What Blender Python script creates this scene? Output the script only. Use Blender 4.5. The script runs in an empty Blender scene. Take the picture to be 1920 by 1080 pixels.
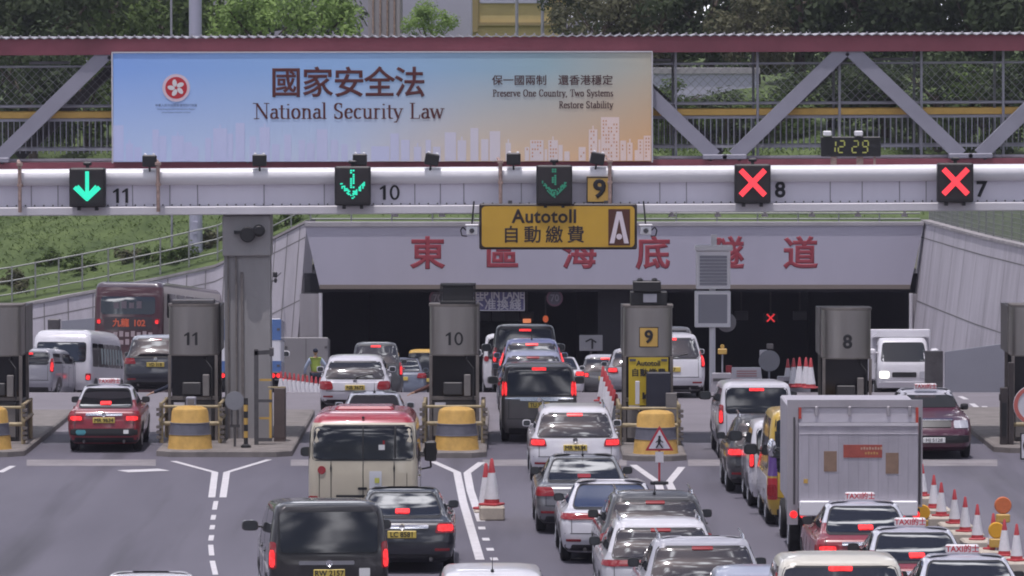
import bpy, bmesh, math, random
from math import sin, cos, pi, radians, atan, sqrt
from mathutils import Vector, Matrix

S = bpy.context.scene
# ------------------------------------------------------------------ camera
CAMH, F, YH = 9.3, 10000.0, 110.0
PIT = atan((540 - YH) / F)
cam = bpy.data.objects.new('camera', bpy.data.cameras.new('camera'))
S.collection.objects.link(cam)
cam.location = (0, 0, CAMH)
cam.rotation_euler = (pi / 2 - PIT, 0, 0)
cam.data.sensor_width = 36
cam.data.lens = F / 1920 * 36
cam.data.clip_start = 1
cam.data.clip_end = 3000
S.camera = cam
# ------------------------------------------------------------------ sky, sun, exposure
SUN_EL, SUN_ROT = radians(79), radians(205)
w = bpy.data.worlds.new('World'); S.world = w; w.use_nodes = True
nt = w.node_tree; nt.nodes.clear()
def wn(t): return nt.nodes.new(t)
sky = wn('ShaderNodeTexSky'); sky.sky_type = 'NISHITA'; sky.sun_disc = False
sky.sun_elevation = SUN_EL; sky.sun_rotation = SUN_ROT
sky.air_density = 1.0; sky.dust_density = 2.0
tc = wn('ShaderNodeTexCoord')
nz = wn('ShaderNodeTexNoise'); nz.inputs['Scale'].default_value = 8.0; nz.inputs['Detail'].default_value = 7
nz.inputs['Roughness'].default_value = 0.55
nt.links.new(tc.outputs['Generated'], nz.inputs['Vector'])
rp = wn('ShaderNodeValToRGB'); rp.color_ramp.elements[0].position = 0.545; rp.color_ramp.elements[1].position = 0.62
nt.links.new(nz.outputs[0], rp.inputs[0])
mixc = wn('ShaderNodeMixRGB'); mixc.inputs[2].default_value = (56, 56, 60, 1)
tint = wn('ShaderNodeMixRGB'); tint.blend_type = 'MULTIPLY'; tint.inputs[0].default_value = 1; tint.inputs[2].default_value = (1.03, 0.96, 1.06, 1)
nt.links.new(sky.outputs[0], tint.inputs[1])
nt.links.new(rp.outputs[0], mixc.inputs[0]); nt.links.new(tint.outputs[0], mixc.inputs[1])
bg = wn('ShaderNodeBackground'); bg.inputs[1].default_value = 0.062
wo = wn('ShaderNodeOutputWorld')
nt.links.new(mixc.outputs[0], bg.inputs[0]); nt.links.new(bg.outputs[0], wo.inputs[0])
sl = bpy.data.lights.new('sun', 'SUN'); sl.energy = 3.3; sl.angle = radians(0.5); sl.color = (1.0, 0.945, 0.97)
so = bpy.data.objects.new('sun', sl); S.collection.objects.link(so)
sd = Vector((sin(-SUN_ROT) * cos(SUN_EL) * -1, cos(SUN_ROT) * cos(SUN_EL), sin(SUN_EL)))
so.rotation_euler = sd.to_track_quat('Z', 'Y').to_euler(); so.location = (0, 60, 60)
S.view_settings.view_transform = 'Standard'; S.view_settings.look = 'None'
S.view_settings.exposure = -0.22; S.view_settings.gamma = 1
S.render.engine = 'CYCLES'
S.cycles.filter_width = 1.9; S.cycles.max_bounces = 6; S.cycles.volume_bounces = 0; S.cycles.use_denoising = True

# ------------------------------------------------------------------ geometry of the place
def W(px, py, d):
    r, u = (px - 960) / F, (540 - py) / F
    dy = cos(PIT) + u * sin(PIT); dz = -sin(PIT) + u * cos(PIT)
    t = d / dy
    return Vector((r * t, d, CAMH + dz * t))
def Gp(px, py, z=0.0):
    r, u = (px - 960) / F, (540 - py) / F
    dy = cos(PIT) + u * sin(PIT); dz = -sin(PIT) + u * cos(PIT)
    t = (z - CAMH) / dz
    return Vector((r * t, dy * t, z))
CREST, SLOPE = 149.0, 0.072
def gz(d):
    if d < CREST - 4: return 0.0
    if d < CREST + 4: return -SLOPE * (d - CREST + 4) ** 2 / 16
    return -SLOPE * (d - CREST)
random.seed(7)

# ------------------------------------------------------------------ materials
_M = {}
def mat(name, col, rough=0.6, metal=0.0, coat=0.0, var=0.0, scale=3.0, emit=None, es=1.0, bump=0.0, spec=None, streak=0.0, col2=None):
    if name in _M: return _M[name]
    m = bpy.data.materials.new(name); m.use_nodes = True; _M[name] = m
    n = m.node_tree; b = n.nodes['Principled BSDF']
    b.inputs['Base Color'].default_value = (*col, 1); b.inputs['Roughness'].default_value = rough
    b.inputs['Metallic'].default_value = metal
    if coat: b.inputs['Coat Weight'].default_value = coat; b.inputs['Coat Roughness'].default_value = 0.06
    if spec is not None: b.inputs['Specular IOR Level'].default_value = spec
    if emit: b.inputs['Emission Color'].default_value = (*emit, 1); b.inputs['Emission Strength'].default_value = es
    if var or bump or streak:
        t = n.nodes.new('ShaderNodeTexCoord'); src = t.outputs['Object']
        no = n.nodes.new('ShaderNodeTexNoise'); no.inputs['Scale'].default_value = scale; no.inputs['Detail'].default_value = 6
        no.inputs['Roughness'].default_value = 0.65
        if streak:
            mp = n.nodes.new('ShaderNodeMapping'); mp.inputs['Scale'].default_value = (1, 1, streak)
            n.links.new(src, mp.inputs[0]); src = mp.outputs[0]
        n.links.new(src, no.inputs['Vector'])
        if var:
            mr = n.nodes.new('ShaderNodeMapRange'); mr.inputs[1].default_value = 0.3; mr.inputs[2].default_value = 0.7
            n.links.new(no.outputs[0], mr.inputs[0])
            mi = n.nodes.new('ShaderNodeMixRGB')
            c2 = col2 or tuple(min(1, c * (1 + var)) for c in col)
            mi.inputs[1].default_value = (*[c * (1 - var) for c in col], 1); mi.inputs[2].default_value = (*c2, 1)
            n.links.new(mr.outputs[0], mi.inputs[0]); n.links.new(mi.outputs[0], b.inputs['Base Color'])
        if bump:
            bp = n.nodes.new('ShaderNodeBump'); bp.inputs['Strength'].default_value = bump
            n.links.new(no.outputs[0], bp.inputs['Height']); n.links.new(bp.outputs[0], b.inputs['Normal'])
    return m
def paint(col, metal=0.0, key=None):
    return mat('paint_' + (key or '%02x%02x%02x' % tuple(int(c * 255) for c in col)), col, 0.32, metal, 0.8, var=0.05, scale=2.5)
GLASS = mat('tinted_glass', (0.012, 0.013, 0.016), 0.04)
GLASS.node_tree.nodes['Principled BSDF'].inputs['IOR'].default_value = 2.5
GLASSV = mat('dark_van_glass', (0.012, 0.013, 0.016), 0.08)
GLASSV.node_tree.nodes['Principled BSDF'].inputs['IOR'].default_value = 1.7
GLASSL = mat('clear_dark_glass', (0.03, 0.034, 0.038), 0.05, spec=0.8)
TYRE = mat('tyre_rubber', (0.012, 0.012, 0.013), 0.8)
RIM = mat('alloy_rim', (0.5, 0.5, 0.52), 0.3, 0.9)
BLACK = mat('black_plastic', (0.016, 0.016, 0.018), 0.45)
CHROME = mat('chrome', (0.85, 0.85, 0.88), 0.12, 1.0)
TAIL = mat('tail_lamp_off', (0.28, 0.02, 0.025), 0.15, coat=0.6)
TAILON = mat('tail_lamp_lit', (0.6, 0.02, 0.02), 0.3, emit=(1.0, 0.03, 0.035), es=1.5)
def _hot():                                        # lamp lenses with brighter bulbs behind ribbed plastic
    n = TAILON.node_tree; b = n.nodes['Principled BSDF']; t = n.nodes.new('ShaderNodeTexCoord'); o = n.nodes.new('ShaderNodeTexNoise'); o.inputs['Scale'].default_value = 22; o.inputs['Detail'].default_value = 2
    r = n.nodes.new('ShaderNodeMapRange'); r.inputs[1].default_value = .35; r.inputs[2].default_value = .65; r.inputs[3].default_value = .55; r.inputs[4].default_value = 2.1
    n.links.new(t.outputs['Object'], o.inputs['Vector']); n.links.new(o.outputs[0], r.inputs[0]); n.links.new(r.outputs[0], b.inputs['Emission Strength'])
_hot()
HEAD = mat('headlamp_glass', (0.6, 0.6, 0.65), 0.12, 0.3, coat=0.6)
HEADON = mat('headlamp_lit', (1, 1, 0.9), 0.3, emit=(1, 0.97, 0.85), es=2.2)
AMBER = mat('amber_lens', (0.8, 0.25, 0.04), 0.3, coat=0.3)
PLATEY = mat('yellow_plate', (0.62, 0.47, 0.1), 0.45)
PLATEW = mat('white_plate', (0.7, 0.7, 0.7), 0.45)
STEEL = mat('brushed_steel', (0.33, 0.31, 0.30), 0.36, 0.85, var=0.1, scale=1.2, streak=0.15)
DSTEEL = mat('dark_steel', (0.10, 0.095, 0.10), 0.5, 0.3, var=0.25, scale=3)
DARK = mat('dark_recess', (0.02, 0.02, 0.022), 0.6)
INK = mat('black_ink', (0.015, 0.015, 0.018), 0.6)
WHITEP = mat('white_painted_steel', (0.62, 0.6, 0.64), 0.45, var=0.08, scale=0.7)
WHITEH = mat('white_glossy', (0.78, 0.77, 0.8), 0.35, var=0.04, scale=1)
GREYP = mat('grey_painted_steel', (0.3, 0.3, 0.345), 0.55, var=0.1, scale=1.5)
REDP = mat('maroon_painted_steel', (0.27, 0.075, 0.10), 0.5, var=0.2, scale=0.8)
YELP = mat('yellow_painted_steel', (0.56, 0.35, 0.085), 0.5, var=0.12, scale=2)
CREAMP = mat('cream_painted_pipe', (0.36, 0.29, 0.17), 0.55, var=0.3, scale=5)
RUST = mat('rusty_pipe', (0.34, 0.24, 0.21), 0.7, var=0.45, scale=9)
CONC = mat('concrete', (0.36, 0.34, 0.36), 0.85, var=0.12, scale=0.7, streak=0.2, bump=0.05)
KERB = mat('kerb_concrete', (0.2, 0.18, 0.17), 0.85, var=0.25, scale=2)
CONEW = mat('cone_white', (0.7, 0.69, 0.73), 0.45, var=0.06, scale=9)
CONER = mat('cone_red', (0.45, 0.05, 0.06), 0.5, var=0.1, scale=9)
BLOCK = mat('tan_block', (0.5, 0.44, 0.37), 0.8, var=0.12, scale=5)
LINE = mat('road_paint', (0.62, 0.6, 0.62), 0.6, var=0.14, scale=4)

# ------------------------------------------------------------------ mesh helpers
class MB:
    def __init__(s): s.v = []; s.f = []; s.m = []; s.cur = 0
    def add(s, vs, fs, mi=None):
        o = len(s.v); s.v += [tuple(x) for x in vs]; s.f += [tuple(i + o for i in f) for f in fs]
        s.m += [s.cur if mi is None else mi] * len(fs); return s
    def box(s, a, b, mi=None):
        x0, y0, z0 = a; x1, y1, z1 = b
        return s.add([(x0, y0, z0), (x1, y0, z0), (x1, y1, z0), (x0, y1, z0), (x0, y0, z1), (x1, y0, z1), (x1, y1, z1), (x0, y1, z1)],
                     [(0, 3, 2, 1), (4, 5, 6, 7), (0, 1, 5, 4), (1, 2, 6, 5), (2, 3, 7, 6), (3, 0, 4, 7)], mi)
    def cbox(s, c, sz, mi=None):
        return s.box([c[i] - sz[i] / 2 for i in range(3)], [c[i] + sz[i] / 2 for i in range(3)], mi)
    def bbox(s, a, b, r=0.03, mi=None):
        x0, y0, z0 = a; x1, y1, z1 = b          # chamfered box
        c = [(x0 + r, y0), (x1 - r, y0), (x1, y0 + r), (x1, y1 - r), (x1 - r, y1), (x0 + r, y1), (x0, y1 - r), (x0, y0 + r)]
        i = [(x0 + 2 * r, y0 + r), (x1 - 2 * r, y0 + r), (x1 - r, y0 + 2 * r), (x1 - r, y1 - 2 * r), (x1 - 2 * r, y1 - r), (x0 + 2 * r, y1 - r), (x0 + r, y1 - 2 * r), (x0 + r, y0 + 2 * r)]
        vs = [(*p, z0) for p in i] + [(*p, z0 + r) for p in c] + [(*p, z1 - r) for p in c] + [(*p, z1) for p in i]
        fs = [tuple(range(7, -1, -1)), tuple(range(24, 32))]
        for k in range(3):
            for j in range(8): fs.append((k * 8 + j, k * 8 + (j + 1) % 8, k * 8 + 8 + (j + 1) % 8, k * 8 + 8 + j))
        return s.add(vs, fs, mi)
    def prism(s, pts, y0, y1, mi=None):           # outline in xz, extruded along y
        n = len(pts)
        vs = [(p[0], y0, p[1]) for p in pts] + [(p[0], y1, p[1]) for p in pts]
        fs = [tuple(range(n)), tuple(range(2 * n - 1, n - 1, -1))] + [(i, i + n, (i + 1) % n + n, (i + 1) % n) for i in range(n)]
        return s.add(vs, fs, mi)
    def tube(s, p, q, r, r2=None, n=10, mi=None, cap=True):
        p, q = Vector(p), Vector(q); r2 = r if r2 is None else r2
        z = (q - p).normalized(); x = z.orthogonal().normalized(); y = z.cross(x)
        vs = []
        for c, rr in ((p, r), (q, r2)):
            for k in range(n):
                a = 2 * pi * k / n; vs.append(c + x * cos(a) * rr + y * sin(a) * rr)
        fs = [(k, (k + 1) % n, n + (k + 1) % n, n + k) for k in range(n)]
        if cap: fs += [tuple(range(n - 1, -1, -1)), tuple(range(n, 2 * n))]
        return s.add(vs, fs, mi)
    def path(s, pts, r, n=8, mi=None):
        for a, b in zip(pts[:-1], pts[1:]): s.tube(a, b, r, n=n, mi=mi)
        return s
    def bar(s, p, q, wx, wy, mi=None):            # rectangular bar; wx across, wy along world y
        p, q = Vector(p), Vector(q); z = (q - p).normalized(); y = Vector((0, 1, 0))
        if abs(z.y) > .9: y = Vector((0, 0, 1))
        x = y.cross(z).normalized(); y = z.cross(x)
        vs = [c + x * a * wx / 2 + y * b * wy / 2 for c in (p, q) for a, b in ((-1, -1), (1, -1), (1, 1), (-1, 1))]
        return s.add(vs, [(3, 2, 1, 0), (4, 5, 6, 7), (0, 1, 5, 4), (1, 2, 6, 5), (2, 3, 7, 6), (3, 0, 4, 7)], mi)
    def lathe(s, prof, c=(0, 0, 0), n=20, axis='z', mi=None, a0=0, a1=2 * pi):
        vs = []; full = abs(a1 - a0 - 2 * pi) < 1e-6; k = n if full else n + 1
        for r, h in prof:
            for j in range(k):
                a = a0 + (a1 - a0) * j / n
                u, v = r * cos(a), r * sin(a)
                vs.append({'z': (c[0] + u, c[1] + v, c[2] + h), 'x': (c[0] + h, c[1] + u, c[2] + v), 'y': (c[0] + v, c[1] + h, c[2] + u)}[axis])
        fs = []
        for i in range(len(prof) - 1):
            for j in range(n if full else n):
                a, b = i * k + j, i * k + (j + 1) % k
                fs.append((a, b, b + k, a + k))
        fs.append(tuple(range(k - 1, -1, -1))); fs.append(tuple((len(prof) - 1) * k + j for j in range(k)))
        return s.add(vs, fs, mi)
    def ball(s, c, r, n=10, mi=None):
        if not hasattr(r, '__len__'): r = (r, r, r)
        vs = [(c[0], c[1], c[2] - r[2])]
        for i in range(1, n // 2):
            t = -pi / 2 + pi * i / (n // 2)
            for j in range(n): vs.append((c[0] + r[0] * cos(t) * cos(2 * pi * j / n), c[1] + r[1] * cos(t) * sin(2 * pi * j / n), c[2] + r[2] * sin(t)))
        vs.append((c[0], c[1], c[2] + r[2])); m = n // 2 - 1
        fs = [(0, 1 + (j + 1) % n, 1 + j) for j in range(n)]
        for i in range(m - 1):
            for j in range(n): fs.append((1 + i * n + j, 1 + i * n + (j + 1) % n, 1 + (i + 1) * n + (j + 1) % n, 1 + (i + 1) * n + j))
        e = len(vs) - 1
        fs += [(e, 1 + (m - 1) * n + j, 1 + (m - 1) * n + (j + 1) % n) for j in range(n)]
        return s.add(vs, fs, mi)
    def build(s, name, m, parent=None, smooth=None, loc=None):
        me = bpy.data.meshes.new(name); me.from_pydata(s.v, [], s.f)
        for x in (m if isinstance(m, (list, tuple)) else [m]): me.materials.append(x) if x else None
        if any(s.m): me.polygons.foreach_set('material_index', s.m)
        bm = bmesh.new(); bm.from_mesh(me); bmesh.ops.recalc_face_normals(bm, faces=bm.faces); bm.to_mesh(me); bm.free()
        if smooth:
            me.shade_smooth(); me.set_sharp_from_angle(angle=radians(smooth))
        me.update()
        o = bpy.data.objects.new(name, me); S.collection.objects.link(o)
        if parent: o.parent = parent
        if loc is not None: o.location = loc
        return o
def tag(o, label=None, cat=None, group=None, kind=None):
    if label: o['label'] = label
    if cat: o['category'] = cat
    if group: o['group'] = group
    if kind: o['kind'] = kind
    return o
def thing(name, label, cat, loc=(0, 0, 0), rz=0.0, group=None):
    o = bpy.data.objects.new(name, None); S.collection.objects.link(o); o.location = loc; o.rotation_euler = (0, 0, rz)
    o.empty_display_size = 0.2
    return tag(o, label, cat, group)
def copy_tree(o, parent=None):
    c = o.copy(); S.collection.objects.link(c)
    if parent: c.parent = parent
    for ch in [x for x in S.objects if x.parent == o and x != c]: copy_tree(ch, c)
    return c
def text(s, size, loc, m, parent=None, name='lettering', off=0.0, sx=1.0, align='CENTER', rz=0.0, depth=0.0, sp=1.0, sz=1.0):
    c = bpy.data.curves.new(name, 'FONT'); c.body = s; c.size = size; c.align_x = align; c.align_y = 'CENTER'
    c.bevel_depth = off; c.bevel_resolution = 0; c.space_character = sp; c.resolution_u = 3; c.extrude = depth
    o = bpy.data.objects.new(name, c); S.collection.objects.link(o)
    me = bpy.data.meshes.new_from_object(o)
    bpy.data.objects.remove(o)
    me.transform(Matrix.Diagonal((sx, sz, .12, 1)))
    me.transform(Matrix.Rotation(pi / 2, 4, 'X'))
    if rz: me.transform(Matrix.Rotation(rz, 4, 'Z'))
    me.materials.clear(); me.materials.append(m)
    t = bpy.data.objects.new(name, me); S.collection.objects.link(t); t.location = loc
    if parent: t.parent = parent
    return t
MIRG = mat('mirror_dark_glass', (.05, .055, .06), .25)
# ------------------------------------------------------------------ vehicles: lofted body of horizontal slices
class Body:
    """rows: (z, rear y, front y, half width, rear corner r, front corner r, rear bow)"""
    def __init__(s, rows): s.rows = rows
    def row(s, z):
        R = s.rows
        if z <= R[0][0]: return R[0]
        for a, b in zip(R[:-1], R[1:]):
            if z <= b[0]:
                t = (z - a[0]) / max(1e-6, b[0] - a[0]); return tuple(a[i] + (b[i] - a[i]) * t for i in range(7))
        return R[-1]
    def outline(s, z, row=None):                   # half outline (x >= 0) from rear centre to front centre
        z, yr, yf, hw, r1, r2, bow = row or s.row(z)
        P = []; e = hw - r1
        for i in range(7):
            x = e * i / 7; P.append((x, yr + bow * (x / hw) ** 2))
        yb = yr + bow * (e / hw) ** 2; r1y = r1 * 1.2
        for i in range(8):
            a = pi / 2 * i / 7; P.append((e + r1 * sin(a), yb + r1y * (1 - cos(a))))
        ys, ye = yb + r1y, yf - r2 * 1.3 - bow
        for i in range(1, 13):
            t = i / 13; P.append((hw + 0.012 * sin(pi * t), ys + (ye - ys) * t))
        e2 = hw - r2; fb = bow * 1.6
        for i in range(8):
            a = pi / 2 * i / 7; P.append((e2 + r2 * cos(a), ye + (yf - fb * (e2 / hw) ** 2 - ye) * sin(a)))
        for i in range(1, 7):
            x = e2 * (1 - i / 6); P.append((x, yf - fb * (x / hw) ** 2))
        return P
    def mesh(s, mats, split=None, name='body', parent=None, cap=0.02):
        mb = MB(); n = None; rings = []
        for R in s.rows:
            P = s.outline(0, R); ring = [(x, y, R[0]) for x, y in P] + [(-x, y, R[0]) for x, y in P[-2:0:-1]]
            rings.append(ring)
        R = s.rows[-1]; cy = (R[1] + R[2]) / 2
        top = rings[-1]
        for k, (f, dz) in enumerate(((.93, .5), (.78, .85), (.5, 1.0))):
            rings.append([(x * f, cy + (y - cy) * f, z + cap * dz) for x, y, z in top])
        n = len(rings[0]); vs = [p for r in rings for p in r]; fs = []; mi = []
        for i in range(len(rings) - 1):
            zc = (rings[i][0][2] + rings[i + 1][0][2]) / 2
            for j in range(n):
                fs.append((i * n + j, i * n + (j + 1) % n, (i + 1) * n + (j + 1) % n, (i + 1) * n + j)); mi.append(1 if split and zc > split else 0)
        fs.append(tuple(range((len(rings) - 1) * n, len(rings) * n))); mi.append(mi[-1])
        fs.append(tuple(range(n - 1, -1, -1))); mi.append(0)
        mb.v = vs; mb.f = fs; mb.m = mi
        return mb.build(name, mats, parent, smooth=32)
    def _walk(s, P, q):
        d = 0
        for a, b in zip(P[:-1], P[1:]):
            l = math.hypot(b[0] - a[0], b[1] - a[1])
            if d + l >= q: t = (q - d) / l; return a[0] + (b[0] - a[0]) * t, a[1] + (b[1] - a[1]) * t
            d += l
        return P[-1]
    def rear(s, q, z):
        P = s.outline(z); x, y = s._walk(P, abs(q)); return (x if q >= 0 else -x, y, z)
    def front(s, q, z):
        P = s.outline(z)[::-1]; x, y = s._walk(P, abs(q)); return (x if q >= 0 else -x, y, z)
    def side(s, y, z, sg):
        P = s.outline(z)[7:-6]
        for a, b in zip(P[:-1], P[1:]):
            if a[1] <= y <= b[1]:
                t = (y - a[1]) / max(1e-6, b[1] - a[1]); return (sg * (a[0] + (b[0] - a[0]) * t), y, z)
        p = P[0] if y < P[0][1] else P[-1]
        return (sg * p[0], y, z)
def patch(fn, u0b, u1b, z0, z1, u0t=None, u1t=None, out=0.01, rc=0.06, nu=10, nv=8, into=None, curve=0.0):
    """grid on a surface fn(u, z) between two heights with rounded corners, raised by out and closed at its rim"""
    u0t = u0b if u0t is None else u0t; u1t = u1b if u1t is None else u1t
    hgt = z1 - z0; g = []
    for j in range(nv + 1):
        v = .5 - .5 * cos(pi * j / nv); z = z0 + hgt * v; a = u0b + (u0t - u0b) * v; b = u1b + (u1t - u1b) * v
        d = min(v, 1 - v) * hgt; ins = 0
        if d < rc: ins = rc * (1 - sqrt(max(0, 1 - ((rc - d) / rc) ** 2)))
        a2, b2 = (a + ins, b - ins) if b > a else (a - ins, b + ins)
        g.append([Vector(fn(a2 + (b2 - a2) * i / nu, z + curve * hgt * (1 - (2 * i / nu - 1) ** 2) * (1 - v))) for i in range(nu + 1)])
    c = g[nv // 2][nu // 2]; vs = []
    for j in range(nv + 1):
        for i in range(nu + 1):
            du = g[j][min(nu, i + 1)] - g[j][max(0, i - 1)]; dv = g[min(nv, j + 1)][i] - g[max(0, j - 1)][i]
            n = du.cross(dv)
            n = n.normalized() if n.length > 1e-9 else Vector((0, -1, 0))
            if n.dot(into) > 0: n = -n
            vs.append(g[j][i] + n * out)
    W1 = nu + 1; fs = [(j * W1 + i, j * W1 + i + 1, (j + 1) * W1 + i + 1, (j + 1) * W1 + i) for j in range(nv) for i in range(nu)]
    rim = [i for i in range(W1)] + [j * W1 + nu for j in range(1, nv + 1)] + [nv * W1 + i for i in range(nu - 1, -1, -1)] + [j * W1 for j in range(nv - 1, 0, -1)]
    o = len(vs); allg = [p for r in g for p in r]
    for k in rim: vs.append(allg[k] + (allg[k] - vs[k]) * 0.4)
    m = len(rim)
    for k in range(m): fs.append((rim[k], rim[(k + 1) % m], o + (k + 1) % m, o + k))
    return vs, fs

def rows_for(st, L, W, H):
    h = W / 2
    if st == 'sedan':
        d = .60 * H if H < 1.6 else 1.0; d = 0.66 * H
        return [(.20, .22, L - .25, .86 * h, .22, .3, .05), (.30, .06, L - .07, .95 * h, .22, .34, .06), (.45, .0, L - .0, .985 * h, .2, .36, .07), (.60, .02, L - .02, 1.0 * h, .18, .36, .07),
                (.72, .05, L - .10, h, .17, .38, .06), (d - .10, .08, L - .25, .985 * h, .16, .4, .05), (d - .03, .12, L - .55, .955 * h, .16, .4, .05), (d + .0, .17, L - .95, .925 * h, .16, .36, .05),
                (d + .03, .50, L - 1.35, .87 * h, .15, .25, .04), (d + .07, .66, L - 1.48, .84 * h, .14, .22, .04), (d + .2, .98, L - 1.75, .79 * h, .14, .2, .05),
                (H - .12, 1.33, L - 2.12, .70 * h, .14, .18, .05), (H - .06, 1.47, L - 2.25, .67 * h, .14, .18, .05), (H - .025, 1.6, L - 2.38, .64 * h, .14, .18, .05), (H - .005, 1.85, L - 2.6, .58 * h, .14, .16, .04)]
    if st in ('suv', 'hatch', 'wagon'):
        b = .62 * H; lean = {'suv': .42, 'hatch': .42, 'wagon': .36}[st]
        return [(.22, .25, L - .25, .86 * h, .25, .3, .05), (.33, .07, L - .07, .95 * h, .25, .34, .06), (.48, .0, L, .985 * h, .22, .36, .07), (.64, .01, L - .02, 1.0 * h, .2, .36, .07),
                (.80, .05, L - .08, 1.0 * h, .2, .38, .06), (b - .08, .08, L - .25, .985 * h, .19, .4, .05), (b, .11, L - .6, .955 * h, .18, .38, .05), (b + .05, .14, L - 1.1, .92 * h, .17, .28, .05),
                (b + .10, .17, L - 1.22, .89 * h, .17, .24, .05), (b + .25, .28, L - 1.45, .85 * h, .17, .22, .05),
                (H - .15, .10 + lean, L - 1.9, .775 * h, .17, .2, .05), (H - .075, .14 + lean, L - 2.05, .745 * h, .17, .2, .05), (H - .03, .22 + lean, L - 2.2, .70 * h, .17, .2, .05), (H, .42 + lean, L - 2.5, .60 * h, .17, .18, .05)]
    if st == 'van':
        return [(.24, .12, L - .15, .90 * h, .14, .25, .03), (.38, .02, L - .03, .97 * h, .13, .3, .03), (.55, .0, L, 1.0 * h, .12, .3, .03), (1.0, .01, L - .12, 1.0 * h, .12, .34, .03),
                (1.1, .02, L - .4, .99 * h, .12, .34, .03), (1.2, .03, L - .62, .98 * h, .12, .3, .03), (H - .35, .09, L - 1.25, .94 * h, .13, .26, .04), (H - .14, .13, L - 1.5, .90 * h, .15, .24, .04),
                (H - .07, .17, L - 1.65, .87 * h, .16, .22, .04), (H - .025, .26, L - 1.85, .81 * h, .16, .22, .04), (H, .45, L - 2.1, .70 * h, .16, .2, .04)]
    if st == 'minibus':
        return [(.30, .10, L - .10, .96 * h, .10, .22, .05), (.42, .03, L - .02, .99 * h, .12, .26, .06), (.6, .0, L, 1.0 * h, .14, .3, .06), (1.25, .0, L - .06, 1.0 * h, .14, .3, .06),
                (1.35, .01, L - .14, 1.0 * h, .14, .3, .06), (H - .62, .06, L - .5, .975 * h, .15, .3, .06), (H - .55, .06, L - .52, .975 * h, .15, .3, .06), (H - .34, .10, L - .62, .96 * h, .16, .3, .07), (H - .2, .17, L - .72, .93 * h, .18, .3, .08),
                (H - .1, .28, L - .85, .88 * h, .2, .3, .08), (H - .03, .48, L - 1.05, .80 * h, .22, .3, .08), (H, .8, L - 1.4, .68 * h, .22, .3, .08)]
    if st == 'bus':
        return [(.30, .06, L - .06, .98 * h, .12, .2, .05), (.6, .0, L, h, .14, .22, .05), (2.0, .0, L, h, .14, .22, .05), (H - .6, .03, L - .1, .995 * h, .16, .25, .05), (H - .2, .08, L - .25, .98 * h, .2, .28, .06),
                (H - .08, .16, L - .35, .95 * h, .22, .3, .06), (H, .35, L - .55, .88 * h, .22, .3, .06)]

def wheel(root, x, y, r, wd, rim=True, sub=True):
    mb = MB(); k = .02
    sg = 1 if x > 0 else -1
    mb.lathe([(r * .62, -wd / 2), (r * .9, -wd / 2), (r * .98, -wd / 2 + k), (r, -wd / 2 + 2 * k), (r, wd / 2 - 2 * k), (r * .98, wd / 2 - k), (r * .9, wd / 2), (r * .62, wd / 2)], (0, 0, 0), 24, 'x')
    t = mb.build('wheel', TYRE, root, smooth=40, loc=(x, y, r))
    m2 = MB(); m2.lathe([(r * .63, -.02), (r * .60, .012), (r * .5, -.03), (r * .2, -.02), (.06, .0), (.03, .012)], (wd / 2, 0, 0), 20, 'x')
    if sg < 0: m2.v = [(-a, b, c) for a, b, c in m2.v]
    m2.build('rim', RIM, t, smooth=40)
    return t
def mirror(root, sg, x, y, z, m, big=1.0):
    mb = MB(); a, b, c = .12 * big, .06 * big, .09 * big
    cx = x + sg * (a * .8 + .04); a *= .85
    V_ = []
    for yy, k in ((y - b, .90), (y - b * .6, 1.0), (y + b * .4, .92), (y + b * 1.4, .45)):
        for t in range(16):
            th = 2 * pi * t / 16; cc, ss = cos(th), sin(th)
            V_.append((cx + a * k * math.copysign(abs(cc) ** .55, cc) * (1 if cc * sg > 0 else .9), yy, z + c * .85 * k * math.copysign(abs(ss) ** .55, ss)))
    fs = [tuple(range(16)), tuple(range(63, 47, -1))] + [(r * 16 + t, r * 16 + (t + 1) % 16, r * 16 + 16 + (t + 1) % 16, r * 16 + 16 + t) for r in range(3) for t in range(16)]
    mb.add(V_, fs)
    mb.tube((x - sg * .05, y + .03, z - .03), (x + sg * .06, y + .02, z - .03), .02)
    o = mb.build('wing_mirror', m, root, smooth=50)
    g = MB(); g.prism([(cx + (v[0] - cx) * .86, z + (v[2] - z) * .86) for v in V_[:16]], y - b - .004, y - b + .004)
    g.build('mirror_glass', MIRG, o)

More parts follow.
